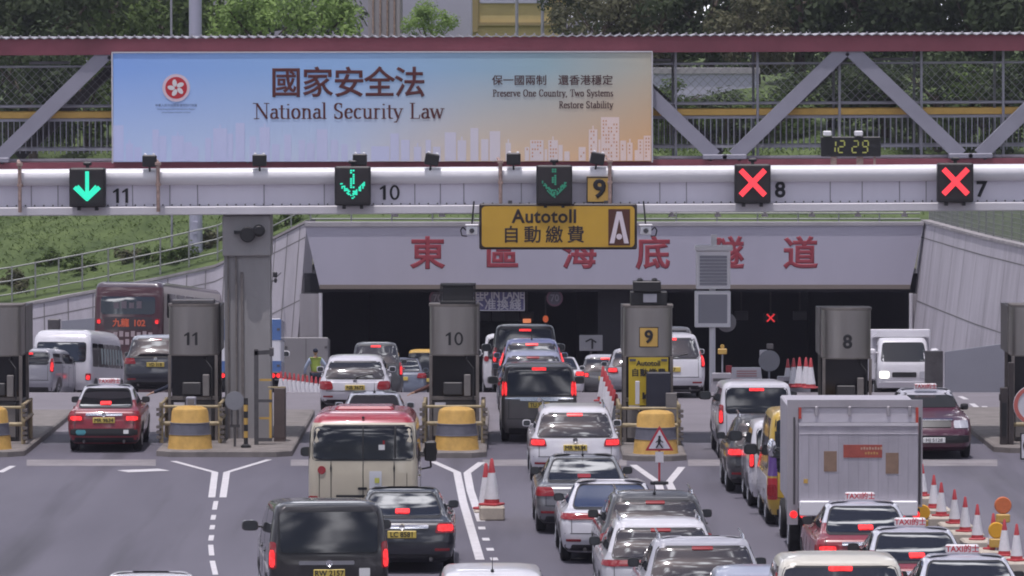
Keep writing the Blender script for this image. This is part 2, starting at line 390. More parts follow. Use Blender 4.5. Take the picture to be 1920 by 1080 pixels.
def road_vehicle(label, cat, name, px, s, st, L, W, H, col, yaw=0.0, group=None, tails='wide', lit=True, third=True, plate=True, ptxt='MR 9634', wr=.33,
                 rails=False, antenna=False, wiper=False, chrome=False, oncoming=False, glassm=None, roofm=None, badge=True, metal=0.0, bumper=True, mirrors=True, bowl=0, side=True, pos=None, extra=None, dz=0.0, priv=False, plz=None, splitz=None, mirm=None, win=None, far=False, droop=0.0):
    d = F / s if pos is None else pos[1]
    X = (px - 960) / s if pos is None else pos[0]
    yw = radians(0.8) - radians(yaw)
    root = thing(name, label, cat, (X, d, 0), yw, group)
    B = Body(rows_for(st, L, W, H)); h = W / 2
    g0, g1 = gz(d), gz(d + L)
    if oncoming:
        root.rotation_euler = (0, 0, yw + pi); root.location = (X, d + L, 0); root.rotation_euler[0] = math.atan2(g0 - g1, L); root.location.z = g1 + dz
    else:
        root.location.z = g0 + dz; root.rotation_euler[0] = math.atan2(g1 - g0, L)
    pm = paint(col, metal)
    if st == 'van' and glassm is None: glassm = GLASSV
    b = .66 * H if st == 'sedan' else .62 * H if st in ('suv', 'hatch', 'wagon') else 1.08 if st == 'van' else 1.3
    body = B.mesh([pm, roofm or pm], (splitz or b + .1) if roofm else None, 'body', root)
    into = Vector((0, 1, 0)); gm = glassm or GLASS
    def P(fn, *a, nm='panel', m=BLACK, inn=into, par=root, sm=35, **k):
        vs, fs = patch(fn, *a, into=inn, **k); o = MB().add(vs, fs).build(nm, m, par, smooth=sm); return o
    # rear window
    if st == 'sedan': rw = (b + .06, H - .085, .86 * h - .10, .67 * h - .07)
    elif st in ('suv', 'hatch', 'wagon'): rw = (b + .02, H - .135, .86 * h - .02, .735 * h - .03)
    elif st == 'van': rw = (1.12, H - .16, .97 * h - .15, .9 * h - .08)
    elif st == 'minibus': rw = (H - 1.26, H - .54, .86 * h, .86 * h)
    else: rw = None
    if win: rw = win
    if rw:
        fr = P(B.rear, -rw[2] - .03, rw[2] + .03, rw[0] - .03, rw[1] + .03, -rw[3] - .03, rw[3] + .03, nm='window_seal', m=BLACK, out=.006, rc=.09, curve=.0)
        o = P(B.rear, -rw[2], rw[2], rw[0], rw[1], -rw[3], rw[3], nm='rear_window', m=gm, out=.014, rc=.08)
        if third and st != 'minibus':
            zc = rw[1] - .03 if st != 'sedan' else rw[0] + .05
            w3 = .17 if st != 'sedan' else .13
            P(B.rear, -w3, w3, zc - .015, zc + .045, nm='brake_light', m=TAILON if lit else TAIL, out=.03, rc=.015, nu=6, nv=4)
        if wiper and st != 'sedan':
            p0 = Vector(B.rear(.0, rw[0] + .02)) + Vector((0, -.035, 0)); p1 = Vector(B.rear(rw[2] * .6, rw[0] + .12)) + Vector((0, -.035, .0))
            MB().tube(p0, p1, .012).build('wiper', BLACK, root)
    # windscreen and side windows
    zt = rw[1] if rw else H - .3
    if st != 'bus':
        fz0 = b + .12 if st in ('sedan', 'suv', 'hatch', 'wagon') else 1.24 if st == 'van' else 1.15
        fw = .80 * h if st != 'minibus' else .95 * h
        P(B.front, -fw, fw, fz0, H - .13 if st != 'minibus' else H - .5, -.66 * h if st != 'minibus' else -.95 * h, .66 * h if st != 'minibus' else .95 * h, nm='windscreen', m=GLASSL if oncoming else GLASS, inn=Vector((0, -1, 0)), out=.012, rc=.08)
        for sg in ((-1, 1) if side else ()):
            inn = Vector((-sg, 0, 0)); fn = lambda y, z, sg=sg: B.side(y, z, sg)
            if st == 'sedan': segs = [(1.05, L * .5 - .03, 1.55, L * .5 - .03), (L * .5 + .03, L - 1.75, L * .5 + .03, L - 2.2)]
            elif st in ('suv', 'hatch', 'wagon'): segs = [(.42, .95, .72, 1.0), (1.02, L * .5 + .08, 1.05, L * .5 + .03), (L * .5 + .14, L - 1.5, L * .5 + .1, L - 2.0)]
            elif st == 'van': segs = [(.25, L * .36, .3, L * .36), (L * .37, L * .64, L * .37, L * .64), (L * .66, L - .95, L * .66, L - 1.5)]
            else: n = 5; segs = [(.4 + i * (L - 1.6) / n, .4 + (i + 1) * (L - 1.6) / n - .06) * 2 for i in range(n)] + [(L - 1.15, L - .75, L - 1.15, L - .85)]
            z0 = b + .10 if st in ('sedan', 'suv', 'hatch', 'wagon') else 1.14 if st == 'van' else H - 1.22
            for sgm in segs:
                P(fn, sgm[0], sgm[1], z0, zt - .0, sgm[2], sgm[3], nm='side_window', m=gm, inn=inn, out=.009, rc=.06, nu=6, nv=6)
            # wheel arches, sill, door seams and handles
            for wy in (.92, L - .88):
                ra = wr + .06
                vs, fs = [], []
                for j in range(13):
                    t = pi * j / 12
                    for rr in (wr * .5, ra): vs.append(Vector(fn(wy + rr * cos(t), max(.22, wr + rr * sin(t)))) + Vector((sg * .008, 0, 0)))
                fs = [(2 * j, 2 * j + 1, 2 * j + 3, 2 * j + 2) for j in range(12)]
                MB().add(vs, fs).build('wheel_arch', BLACK, root)
            if not far:
                sm_ = MB()
                for yy in ((1.35, L * .5, L - 1.55) if st != 'minibus' else (L - 1.3,)):
                    vs, fs = patch(fn, yy - .008, yy + .008, .38, z0 - .02, out=.004, rc=.004, nu=1, nv=8, into=inn); sm_.add(vs, fs)
                sm_.build('door_seam', BLACK, root)
                hd = MB()
                for yy in (1.6, L * .5 + .2):
                    p = Vector(fn(yy, z0 - .1)); hd.bbox((p.x - .02, yy - .09, p.z - .015), (p.x + .02 + sg * .015, yy + .09, p.z + .015), .004)
                hd.build('door_handle', pm, root)
    # tail lamps
    lm = TAILON if lit else TAIL
    for sg in (-1, 1):
        if tails == 'wide':  z0, z1, q0, q1 = b - .20, b - .03, h * .62, h * 1.12
        elif tails == 'band': z0, z1, q0, q1 = b - .12, b - .02, h * .03, h * 1.12
        elif tails == 'tall': z0, z1, q0, q1 = .85, 1.3, h * .88, h * 1.04
        elif tails == 'pillar': z0, z1, q0, q1 = b - .15, H - .22, h * .88, h * 1.1
        elif tails == 'blob': z0, z1, q0, q1 = b - .28, b - .06, h * .60, h * 1.05
        elif tails == 'round': z0, z1, q0, q1 = 1.02, 1.2, h * .80, h * .98
        elif tails == 'slot': z0, z1, q0, q1 = 1.12, 1.5, h * .83, h * 1.0
        elif tails == 'box': z0, z1, q0, q1 = b - .26, b - .10, h * .55, h * 1.06
        elif tails == 'busl': z0, z1, q0, q1 = 2.75, 2.95, h * .78, h * .93
        elif tails == 'low': z0, z1, q0, q1 = .62, .85, h * .82, h * 1.02
        t = P(B.rear, sg * q0, sg * q1, z0, z1, (sg * (q0 + .05)) if tails in ('wide', 'blob') else None, None, nm='tail_light', m=TAIL, out=.022, rc=.035 if tails not in ('blob', 'round', 'busl') else .08, nu=8, nv=6)
        if lit and tails != 'round':
            dq = q1 - q0; dzz = z1 - z0
            if tails in ('wide', 'box', 'blob'): a, b_, c, d_ = q0 + .12 * dq, q0 + .72 * dq, z0 + .2 * dzz, z1 - .2 * dzz
            elif tails == 'band': a, b_, c, d_ = q0 + .7 * dq, q0 + .9 * dq, z0 + .1 * dzz, z1 - .1 * dzz
            elif tails == 'slot': a, b_, c, d_ = q0 + .1 * dq, q0 + .42 * dq, z0 + .06 * dzz, z1 - .06 * dzz
            else: a, b_, c, d_ = q0 + .15 * dq, q1 - .3 * dq, z0 + .08 * dzz, z0 + .7 * dzz
            P(B.rear, sg * a, sg * b_, c, d_, nm='lamp_lens', m=TAILON, out=.03, rc=.02, nu=5, nv=4, par=t)
            if tails == 'slot': P(B.rear, sg * (q0 + .58 * dq), sg * (q0 + .9 * dq), c, d_, nm='lamp_lens', m=TAILON, out=.03, rc=.02, nu=5, nv=4, par=t)
    # bumper valance, seam, plate, badge
    if bumper and not far: P(B.rear, -h * .98, h * .98, .245, .36, nm='lower_valance', m=BLACK, out=.01, rc=.03)
    if not far and st != 'bus':
        sm_ = MB(); zs = .58 if st != 'sedan' else .56
        for zz in (zs,):
            vs, fs = patch(B.rear, -h * .95, h * .95, zz, zz + .014, out=.005, rc=.004, nu=14, nv=1, into=into); sm_.add(vs, fs)
        for sg in (-1, 1):
            vs, fs = patch(B.rear, sg * (h * .80 - .006), sg * (h * .80 + .006), zs, b - .0, out=.005, rc=.003, nu=1, nv=6, into=into); sm_.add(vs, fs)
        sm_.build('tailgate_seam', BLACK, root)
    pz = plz or (b - .22 if st != 'minibus' else .86)
    if plate:
        y0 = min(B.rear(.26, pz - .06)[1], B.rear(0, pz + .06)[1]) - .03
        po = MB().bbox((-.26, y0 - .012, pz - .065), (.26, y0 + .08, pz + .065), .008).build('number_plate', PLATEY, root)
        if not far:
            text(ptxt, .13, (0, y0 - .016, pz - .002), INK, po, 'plate_lettering', sx=.95, off=.003)
    if chrome: P(B.rear, -h * .5, h * .5, pz + .10, pz + .155, nm='chrome_strip', m=CHROME, out=.03, rc=.02)
    if badge and not far:
        zb = pz + (.17 if not chrome else .135); yb = B.rear(0, zb)[1]
        e = MB(); e.lathe([(.045, -.01), (.055, -.02), (.055, .02)], (0, yb - .03, zb), 16, 'y'); e.build('badge', CHROME, root, smooth=40)
    if not far and st in ('suv', 'hatch', 'sedan', 'wagon'):
        ex = MB()
        for sg in (-1, 1): ex.tube((sg * h * .55, -.015, .27), (sg * h * .55, .3, .27), .035)
        ex.build('exhaust_pipe', DSTEEL, root, smooth=40)
        for sg in (-1, 1): P(B.rear, sg * h * .62, sg * h * .92, .42, .465, nm='reflector', m=TAIL, out=.012, rc=.01, nu=4, nv=2)
    # chassis and wheels
    MB().box((-h * .82, .5, .17), (h * .82, L - .5, .34)).build('chassis', BLACK, root)
    tw = .2 if st != 'bus' else .3
    for x in (-1, 1):
        for y in (.92, L - .88) if st != 'bus' else (2.6, L - 2.6): wheel(root, x * (h - tw / 2 - .015), y, wr, tw)
    if mirrors:
        my = {'sedan': L - 1.95, 'van': L - 1.05, 'minibus': L - .3, 'bus': L - .3}.get(st, L - 1.75); mz = b + .12 if st not in ('van', 'minibus', 'bus') else 1.35 if st != 'bus' else 2.2
        hw = B.row(mz)[3]
        for sg in (-1, 1): mirror(root, sg, sg * hw, my, mz, mirm or pm, 1.0 if st not in ('van', 'minibus', 'bus') else 1.5)
    if rails:
        for sg in (-1, 1):
            x = sg * .67 * h; r = MB(); pts = [(x, .75, H - .02), (x, .9, H + .045), (x, L * .5, H + .06), (x, L - 2.4, H + .035), (x, L - 2.25, H - .03)]
            r.path(pts, .018).build('roof_rail', CHROME, root, smooth=50)
    if antenna:
        a = MB(); ya = .75 if st != 'sedan' else 1.7
        a.tube((0, ya, H - .02), (0, ya - .12, H + .22), .008, .005); a.ball((0, ya, H + .01), (.03, .07, .03), 8); a.build('antenna', BLACK, root)
    if oncoming or st == 'x':
        for sg in (-1, 1):
            P(B.front, sg * h * .52, sg * h * .95, b - .27, b - .10, nm='headlight', m=HEADON if oncoming == 'lit' and sg > 0 else HEAD, inn=Vector((0, -1, 0)), out=.02, rc=.03)
        P(B.front, -h * .45, h * .45, b - .25, b - .11, nm='grille', m=BLACK, inn=Vector((0, -1, 0)), out=.02, rc=.03)
        P(B.front, -h * .95, h * .95, .40, .56, nm='front_bumper', m=BLACK, inn=Vector((0, -1, 0)), out=.03, rc=.03)
        q = MB().bbox((-.26, L + .02, .40), (.26, L + .05, .52), .008).build('front_plate', PLATEW, root)
        text('HJ 5128', .12, (0, L + .055, .46), INK, q, 'plate_lettering', rz=pi)
        P(B.front, -h * .5, h * .5, b - .105, b - .08, nm='grille_chrome', m=CHROME, inn=Vector((0, -1, 0)), out=.03, rc=.01)
    if extra: extra(root, B, h, P)
    if droop:                                      # roof falling gently towards the cab
        for o in S.objects:
            if o.parent == root or (o.parent and o.parent.parent == root):
                if o.location.length < 1e-6 and o.type == 'MESH':
                    for v in o.data.vertices: v.co.z -= droop * max(0, min(1, v.co.y / L)) * max(0, (v.co.z - .9) / (H - .9))
    return root
# ================================================================== SETTING
# ground sheet: toll plaza, level up to the crest and then a ramp down into the tunnel
def asphalt():
    m = mat('asphalt', (0.15, 0.135, 0.155), 0.75)
    n = m.node_tree; b = n.nodes['Principled BSDF']; t = n.nodes.new('ShaderNodeTexCoord')
    def noise(sc, sx=(1, 1, 1), det=5):
        mp = n.nodes.new('ShaderNodeMapping'); mp.inputs['Scale'].default_value = sx; n.links.new(t.outputs['Object'], mp.inputs[0])
        o = n.nodes.new('ShaderNodeTexNoise'); o.inputs['Scale'].default_value = sc; o.inputs['Detail'].default_value = det
        n.links.new(mp.outputs[0], o.inputs['Vector']); return o.outputs[0]
    def mixv(a, b2, fac, mode='MIX'):
        x = n.nodes.new('ShaderNodeMixRGB'); x.blend_type = mode
        for i, v in enumerate((fac, a, b2)):
            if isinstance(v, (tuple, float)): x.inputs[i].default_value = v
            else: n.links.new(v, x.inputs[i])
        return x.outputs[0]
    def ramp(v, a, b2):
        r = n.nodes.new('ShaderNodeMapRange'); r.inputs[1].default_value = a; r.inputs[2].default_value = b2; n.links.new(v, r.inputs[0]); return r.outputs[0]
    c = mixv((.092, .086, .112, 1), (.138, .13, .162, 1), ramp(noise(.35, (1, .12, 1)), .35, .65))
    c = mixv(c, (.06, .057, .072, 1), ramp(noise(.9, (1.0, .05, 1), 4), .54, .74))      # oil tracks along the lanes
    c = mixv(c, (.18, .168, .19, 1), ramp(noise(.22, (1, .2, 1)), .55, .8))
    c = mixv(c, (0.17, 0.16, 0.185, 1), ramp(noise(40, (1, 1, 1), 2), .62, .8))
    n.links.new(c, b.inputs['Base Color'])
    bp = n.nodes.new('ShaderNodeBump'); bp.inputs['Strength'].default_value = .15; n.links.new(noise(60, (1, 1, 1), 2), bp.inputs['Height'])
    n.links.new(bp.outputs[0], b.inputs['Normal'])
    return m
ASPH = asphalt()
ys = [-60, 0, 60, 90, 110, 120, 130, 138, 142, 144] + [145 + i for i in range(9)] + [156, 160, 170, 180, 190, 200, 215, 240, 270, 300]
xs = [-46, -34, -26, -20, -14, -7, 0, 7, 14, 18, 22, 26]
mb = MB()
for y in ys:
    for x in xs: mb.v.append((x, y, gz(y)))
n = len(xs)
for j in range(len(ys) - 1):
    for i in range(n - 1): mb.f.append((j * n + i, j * n + i + 1, (j + 1) * n + i + 1, (j + 1) * n + i)); mb.m.append(0)
tag(mb.build('road', ASPH, smooth=60), kind='structure')
GRASSM = mat('grass_bank', (0.06, 0.10, 0.028), 0.95, var=0.3, scale=0.5, bump=0.3, col2=(0.115, 0.16, 0.05))
mb = MB(); mb.add([(-1500, -500, -14), (1500, -500, -14), (1500, 2500, -14), (-1500, 2500, -14)], [(0, 1, 2, 3)])
tag(mb.build('ground', mat('earth', (.09, .09, .06), .95, var=.2, scale=.05)), kind='structure')

# hillside behind the portal and the wing walls
LW = [(-7.75, 201.0, 3.1), (-9.2, 202.2, 2.35), (-11.3, 203, 1.35), (-13.5, 203.5, .85), (-16.5, 203.5, .25), (-19.2, 203, -.25), (-24, 202, -.9), (-34, 200, -1.3), (-46, 196, -1.6)]
RW = [(15.45, 201.0, 3.12), (15.75, 192, 3.12), (16.15, 182, 3.12), (16.75, 172, 3.12), (17.6, 160, 3.1), (18.8, 146, 3.0)]
def walltop(x):
    if x > -7.75: return 3.1
    for a, b in zip(LW[:-1], LW[1:]):
        if x >= b[0]: t = (x - a[0]) / (b[0] - a[0]); return a[2] + (b[2] - a[2]) * t
    return LW[-1][2]
def hill(x, y):
    t = max(0, y - 203.6); r = min(t * .165, 5.2) + min(max(0, t - 60) * .03, 2)
    if x < -8: r += min(t, 12) * .16 * min(1, (-8 - x) / 5)
    return walltop(x) - .12 + r + .22 * sin(x * .9 + y * .21) * min(1, t / 5) + .2 * sin(x * .37 - y * .5) * min(1, t / 6)
mb = MB(); hx = [-120, -80, -55, -40, -32] + [-27 + i * .75 for i in range(60)] + [20, 24, 30, 40, 60, 90, 130]
hy = [203.6 + i * 1.1 for i in range(30)] + [240, 248, 258, 270, 290, 330, 400]
for y in hy:
    for x in hx: mb.v.append((x, y, hill(x, y)))
n = len(hx)
for j in range(len(hy) - 1):
    for i in range(n - 1): mb.f.append((j * n + i, j * n + i + 1, (j + 1) * n + i + 1, (j + 1) * n + i)); mb.m.append(0)
tag(mb.build('hillside', GRASSM, smooth=60), kind='structure')
# right bank behind the right wing wall
mb = MB(); by = [120, 146, 160, 172, 182, 192, 201, 204]
def rwx(y):
    for a, b in zip(RW[:-1], RW[1:]):
        if y >= b[1]: t = (y - a[1]) / (b[1] - a[1]); return a[0] + (b[0] - a[0]) * t
    return 20.2
bx = [.55, 1.2, 2, 3, 5, 8, 14, 30, 60, 110]
for y in by:
    for k in bx: mb.v.append((rwx(min(y, 201)) + k, y, 2.95 + min(k, 30) * .16 + .15 * sin(y + k)))
n = len(bx)
for j in range(len(by) - 1):
    for i in range(n - 1): mb.f.append((j * n + i, j * n + i + 1, (j + 1) * n + i + 1, (j + 1) * n + i)); mb.m.append(0)
tag(mb.build('hillside', GRASSM, smooth=60), kind='structure')
# long grass on the left bank
random.seed(3); mb = MB()
for k in range(42000):
    x = random.uniform(-25, 17); y = 203.9 + abs(random.gauss(0, 9)) + (random.random() * 14)
    if x > -7 and y > 222: continue
    z = hill(x, y); hgt = random.uniform(.03, .11); a = random.uniform(0, 6.28); wd = random.uniform(.02, .04)
    dx, dy = cos(a) * wd, sin(a) * wd; lx, ly = random.uniform(-.28, .28), random.uniform(-.38, .05)
    mb.add([(x - dx, y - dy, z - .03), (x + dx, y + dy, z - .03), (x + lx, y + ly, z + hgt)], [(0, 1, 2)])
def leafmat(name, c, c2, sc=.8):
    new = name not in _M
    m = mat(name, c, .7, var=.3, scale=sc, col2=c2, spec=.25)
    if new:                                        # leaves let some light through
        n = m.node_tree; b = n.nodes['Principled BSDF']; tr = n.nodes.new('ShaderNodeBsdfTranslucent'); mx_ = n.nodes.new('ShaderNodeMixShader'); mx_.inputs[0].default_value = .4
        n.links.new(b.inputs['Base Color'].links[0].from_socket, tr.inputs[0]); n.links.new(b.outputs[0], mx_.inputs[1]); n.links.new(tr.outputs[0], mx_.inputs[2])
        n.links.new(mx_.outputs[0], n.nodes['Material Output'].inputs[0])
    return m
tag(mb.build('grass', leafmat('grass_blades', (.06, .10, .028), (.13, .19, .05), .30)), 'long green grass growing on the bank above the retaining walls', 'grass', kind='stuff')

def crown_mesh(seed, rad, hgt, n, leaf, lumps=26):
    rnd = random.Random(seed); mb = MB(); cl = []
    for i in range(lumps):
        a = rnd.uniform(0, 6.28); v = rnd.uniform(-1, 1); rr = rad * rnd.uniform(.35, 1.0) * sqrt(max(.05, 1 - v * v * .8))
        cl.append((rr * cos(a), rr * sin(a), hgt / 2 * v * rnd.uniform(.6, 1), rad * rnd.uniform(.2, .42)))
    for k in range(n):
        c = rnd.choice(cl); u = Vector((rnd.gauss(0, 1), rnd.gauss(0, 1), rnd.gauss(0, 1))).normalized() * c[3] * rnd.uniform(.55, 1.08)
        p = Vector(c[:3]) + u; nrm = (u.normalized() + Vector((rnd.gauss(0, .45), rnd.gauss(0, .45), .35 + rnd.gauss(0, .4)))).normalized()
        x = nrm.orthogonal().normalized(); y = nrm.cross(x); a = rnd.uniform(0, 6.28); x, y = x * cos(a) + y * sin(a), y * cos(a) - x * sin(a)
        s_ = leaf * rnd.uniform(.5, 1.2)
        mb.v += [tuple(p - x * s_), tuple(p + y * s_ * .5 ), tuple(p + x * s_), tuple(p - y * s_ * .5)]
        b = len(mb.v) - 4; mb.f.append((b, b + 1, b + 2, b + 3)); mb.m.append(0)
    return mb
LEAFS = [leafmat('leaf_bright', (.17, .28, .08), (.34, .47, .15), .9), leafmat('leaf_mid', (.065, .11, .035), (.14, .20, .06), .9), leafmat('leaf_dark', (.045, .068, .034), (.09, .12, .055), .9), leafmat('leaf_olive', (.095, .10, .055), (.18, .18, .105), .9)]
BARK = mat('bark', (.09, .07, .055), .9, var=.3, scale=6)
# low weedy bushes along the fence
random.seed(21)
for i, (px, r_, k) in enumerate(((30, .75, 3), (150, .8, 1), (240, .7, 3), (330, .8, 1), (395, .7, 3), (90, .55, 1), (535, .7, 1), (285, .55, 1))):
    y = 205.8 + (i % 3) * .9; x = (px - 960) * y / F; t = thing('low_bush', ['low olive bush behind the fence near the left frame edge', 'low green bush behind the fence left of the bus', 'brownish low bush behind the fence above the bus', 'green low bush behind the fence beside the tall grey pole', 'olive low bush behind the fence beside the gantry column', 'small green bush between the two leftmost bushes', 'green bush between the gantry column and the portal corner', 'small green bush above the bus roof'][i], 'bush', (x, y, hill(x, y) - .1), 0, 'bushes along the fence')
    m = crown_mesh(60 + i, r_, r_ * 1.1, 900, .085, 12); c = m.build('foliage', None, t); c.data.materials.clear(); c.data.materials.append(LEAFS[k]); c.location = (0, 0, r_ * .45)
    MB().tube((0, 0, -.1), (0, 0, r_ * .5), .03).tube((0, 0, 0), (.2, 0, r_ * .5), .02).build('stem', BARK, t)

# ------------------------------------------------------------------ road markings (sheets 5 mm above the asphalt)
def mark(pts, name='road_marking'):
    mb = MB(); mb.add([(p.x, p.y, gz(p.y) + .006) for p in pts], [tuple(range(len(pts)))])
    return mb
def strip(mb, path, wpx):
    """a painted line along photo points; width in metres across"""
    P = [Gp(*p) for p in path]; P = [Vector((p.x, p.y, 0)) for p in P]
    L = []; R = []
    for i, p in enumerate(P):
        t = (P[min(i + 1, len(P) - 1)] - P[max(i - 1, 0)]).normalized(); nrm = Vector((t.y, -t.x, 0))
        k = wpx / 2 / max(.35, abs(nrm.x)) if abs(nrm.x) < .8 else wpx / 2
        L.append(p - nrm * k); R.append(p + nrm * k)
    for i in range(len(P) - 1):
        q = [L[i], R[i], R[i + 1], L[i + 1]]
        mb.add([(a.x, a.y, gz(a.y) + .006) for a in q], [(0, 1, 2, 3)])
def marking(paths, wd=.17):
    mb = MB()
    for p in paths: strip(mb, p, wd)
    tag(mb.build('road_marking', LINE), kind='structure')
marking([[(325, 865), (403, 886), (397, 933)], [(505, 862), (425, 886), (418, 933)]], .15)
marking([[(405, 940), (402, 956)], [(401, 966), (399, 975)], [(399, 985), (397, 993)], [(397, 1004), (395, 1014)], [(395, 1022), (397, 1042)], [(398, 1052), (404, 1078)]], .1)
marking([[(812, 866), (857, 886), (868, 940), (900, 1050)], [(903, 867), (876, 887), (882, 920), (902, 978)]], .17)
marking([[(903, 988), (904, 993)], [(910, 1009), (912, 1014)], [(918, 1028), (920, 1033)], [(925, 1046), (928, 1051)]], .14)
marking([[(1187, 872), (1234, 905), (1240, 925)], [(1278, 876), (1254, 905), (1262, 922)]], .17)
marking([[(1800, 742), (1812, 749)], [(1822, 757), (1840, 770)], [(1845, 762), (1883, 795)], [(1846, 774), (1880, 800)]], .15)
marking([[(0, 886), (24, 874)]], .15)
marking([[(1060, 1049), (1070, 1049)], [(1078, 1047), (1094, 1048)]], .12)
marking([[(230, 884), (308, 881)]], .3)
# paler worn concrete strip across the lanes before the booths
WORN = mat('worn_concrete_strip', (.24, .22, .235), .8, var=.25, scale=1.2, col2=(.30, .28, .29))
for (a, b) in ((50, 292), (545, 790), (905, 1175), (1290, 1870)):
    p = [Gp(a, 874), Gp(b, 874), Gp(b, 862), Gp(a, 862)]
    tag(MB().add([(q.x, q.y, .0045) for q in p], [(0, 1, 2, 3)]).build('road_marking', WORN), kind='structure')

# paler concrete paving between the booths and the crest
mb = MB(); yy = [132, 136, 140, 144] + [145 + i for i in range(9)] + [156, 162, 170, 180, 199.5]; xx = [-45, -30, -15, 0, 15, 20]
for j, y in enumerate(yy):
    for i, x in enumerate(xx): mb.v.append((x, y + (0.25 * sin(i * 2.1) if j == 0 else 0), gz(y) + .003))
for j in range(len(yy) - 1):
    for i in range(5): mb.f.append((j * 6 + i, j * 6 + i + 1, j * 6 + i + 7, j * 6 + i + 6)); mb.m.append(0)
tag(mb.build('concrete_road', mat('pale_concrete_paving', (.20, .183, .205), .8, var=.12, scale=.5, bump=.05), smooth=60), kind='structure')

# ------------------------------------------------------------------ tunnel portal
PD = 200.0; RD = gz(PD)
PORT = mat('portal_panel', (.41, .395, .475), .6, var=.07, scale=.25, streak=.4)
portal = thing('tunnel_portal', 'pale portal wall of the tunnel with large red characters above the dark opening', 'tunnel portal', (3.9, PD, RD))
def L2(px, py, d=PD): p = W(px, py, d); return (p.x - 3.9, p.z - RD)
a, b, c, d_ = L2(572, 420), L2(1731, 418), L2(1705, 538), L2(600, 538)
MB().prism([d_, c, b, a], -.35, .35).build('facade', PORT, portal)
MB().prism([L2(572, 424), L2(1731, 422), L2(1731, 416), L2(572, 416)], -.42, .4).build('coping', CONC, portal)
MB().prism([L2(600, 541), L2(1705, 541), L2(1705, 533), L2(600, 533)], -.41, -.353).build('soffit_edge', mat('grimy_edge', (.2, .17, .15), .8), portal)
RCH = mat('red_characters', (.29, .04, .058), .6, var=.1, scale=3)
for ch, px in zip('東區海底隧道', (802, 941, 1086, 1224, 1362, 1500)):
    p = L2(px, 477); text(ch, 1.26, (p[0], -.358, p[1] - .02), RCH, portal, 'character', off=.036, depth=.0, sx=1.04)
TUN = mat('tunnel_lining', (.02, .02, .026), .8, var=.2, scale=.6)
x0, z0 = d_; x1 = c[0]
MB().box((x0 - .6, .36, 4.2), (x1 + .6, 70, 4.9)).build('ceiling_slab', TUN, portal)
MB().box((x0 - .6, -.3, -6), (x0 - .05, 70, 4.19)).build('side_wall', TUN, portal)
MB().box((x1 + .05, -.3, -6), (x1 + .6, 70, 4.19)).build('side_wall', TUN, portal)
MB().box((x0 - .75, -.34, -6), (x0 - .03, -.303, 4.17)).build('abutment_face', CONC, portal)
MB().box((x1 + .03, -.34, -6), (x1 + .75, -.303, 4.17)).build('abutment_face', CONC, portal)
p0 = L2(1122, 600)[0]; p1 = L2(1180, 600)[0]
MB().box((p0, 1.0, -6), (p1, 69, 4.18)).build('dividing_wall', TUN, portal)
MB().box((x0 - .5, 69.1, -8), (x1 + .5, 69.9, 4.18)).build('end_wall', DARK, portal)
for px in (602, 1706):
    q = L2(px, 600)[0]; MB().tube((q, -.5, -1), (q, -.5, 4.2), .07).build('drain_pipe', WHITEP, portal)

def sign_board(name, label, cat, px, py, d, wpx, hpx, m, th=.06, group=None, border=None):
    s = F / d; p = W(px, py, d); t = thing(name, label, cat, tuple(p), 0, group)
    w2, h2 = wpx / s / 2, hpx / s / 2
    MB().bbox((-w2, 0, -h2), (w2, th, h2), min(.02, th / 3)).build('board', m, t)
    return t, w2, h2
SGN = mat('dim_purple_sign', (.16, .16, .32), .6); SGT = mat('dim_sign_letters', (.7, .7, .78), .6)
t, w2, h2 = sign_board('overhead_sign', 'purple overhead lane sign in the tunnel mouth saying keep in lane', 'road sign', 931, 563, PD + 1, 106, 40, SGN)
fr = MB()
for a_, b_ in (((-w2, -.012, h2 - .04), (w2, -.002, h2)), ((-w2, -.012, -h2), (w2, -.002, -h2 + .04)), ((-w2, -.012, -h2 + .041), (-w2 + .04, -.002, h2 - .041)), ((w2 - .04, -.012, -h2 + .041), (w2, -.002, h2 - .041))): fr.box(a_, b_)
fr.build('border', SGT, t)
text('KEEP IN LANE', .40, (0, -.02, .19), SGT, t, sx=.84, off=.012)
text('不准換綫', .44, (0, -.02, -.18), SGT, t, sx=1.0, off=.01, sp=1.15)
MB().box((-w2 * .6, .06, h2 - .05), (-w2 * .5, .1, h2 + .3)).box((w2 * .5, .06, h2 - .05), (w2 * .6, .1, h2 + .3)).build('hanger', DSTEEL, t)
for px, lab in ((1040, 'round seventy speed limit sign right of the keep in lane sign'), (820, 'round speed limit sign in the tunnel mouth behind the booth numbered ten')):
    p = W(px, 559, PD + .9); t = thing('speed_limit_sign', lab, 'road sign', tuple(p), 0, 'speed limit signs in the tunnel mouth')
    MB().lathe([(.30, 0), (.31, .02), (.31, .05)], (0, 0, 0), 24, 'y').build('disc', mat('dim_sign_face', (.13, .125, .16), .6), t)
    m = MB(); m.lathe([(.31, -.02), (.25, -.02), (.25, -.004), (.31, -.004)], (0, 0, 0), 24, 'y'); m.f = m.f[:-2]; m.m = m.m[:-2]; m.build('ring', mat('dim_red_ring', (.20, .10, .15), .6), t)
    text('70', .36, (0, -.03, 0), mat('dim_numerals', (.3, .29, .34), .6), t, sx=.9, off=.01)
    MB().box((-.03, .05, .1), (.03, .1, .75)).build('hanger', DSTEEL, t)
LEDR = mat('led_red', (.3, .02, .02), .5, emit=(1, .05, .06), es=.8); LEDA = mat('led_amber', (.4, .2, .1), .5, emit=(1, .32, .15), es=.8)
BOXG = mat('dim_grey_box', (.14, .14, .16), .6)
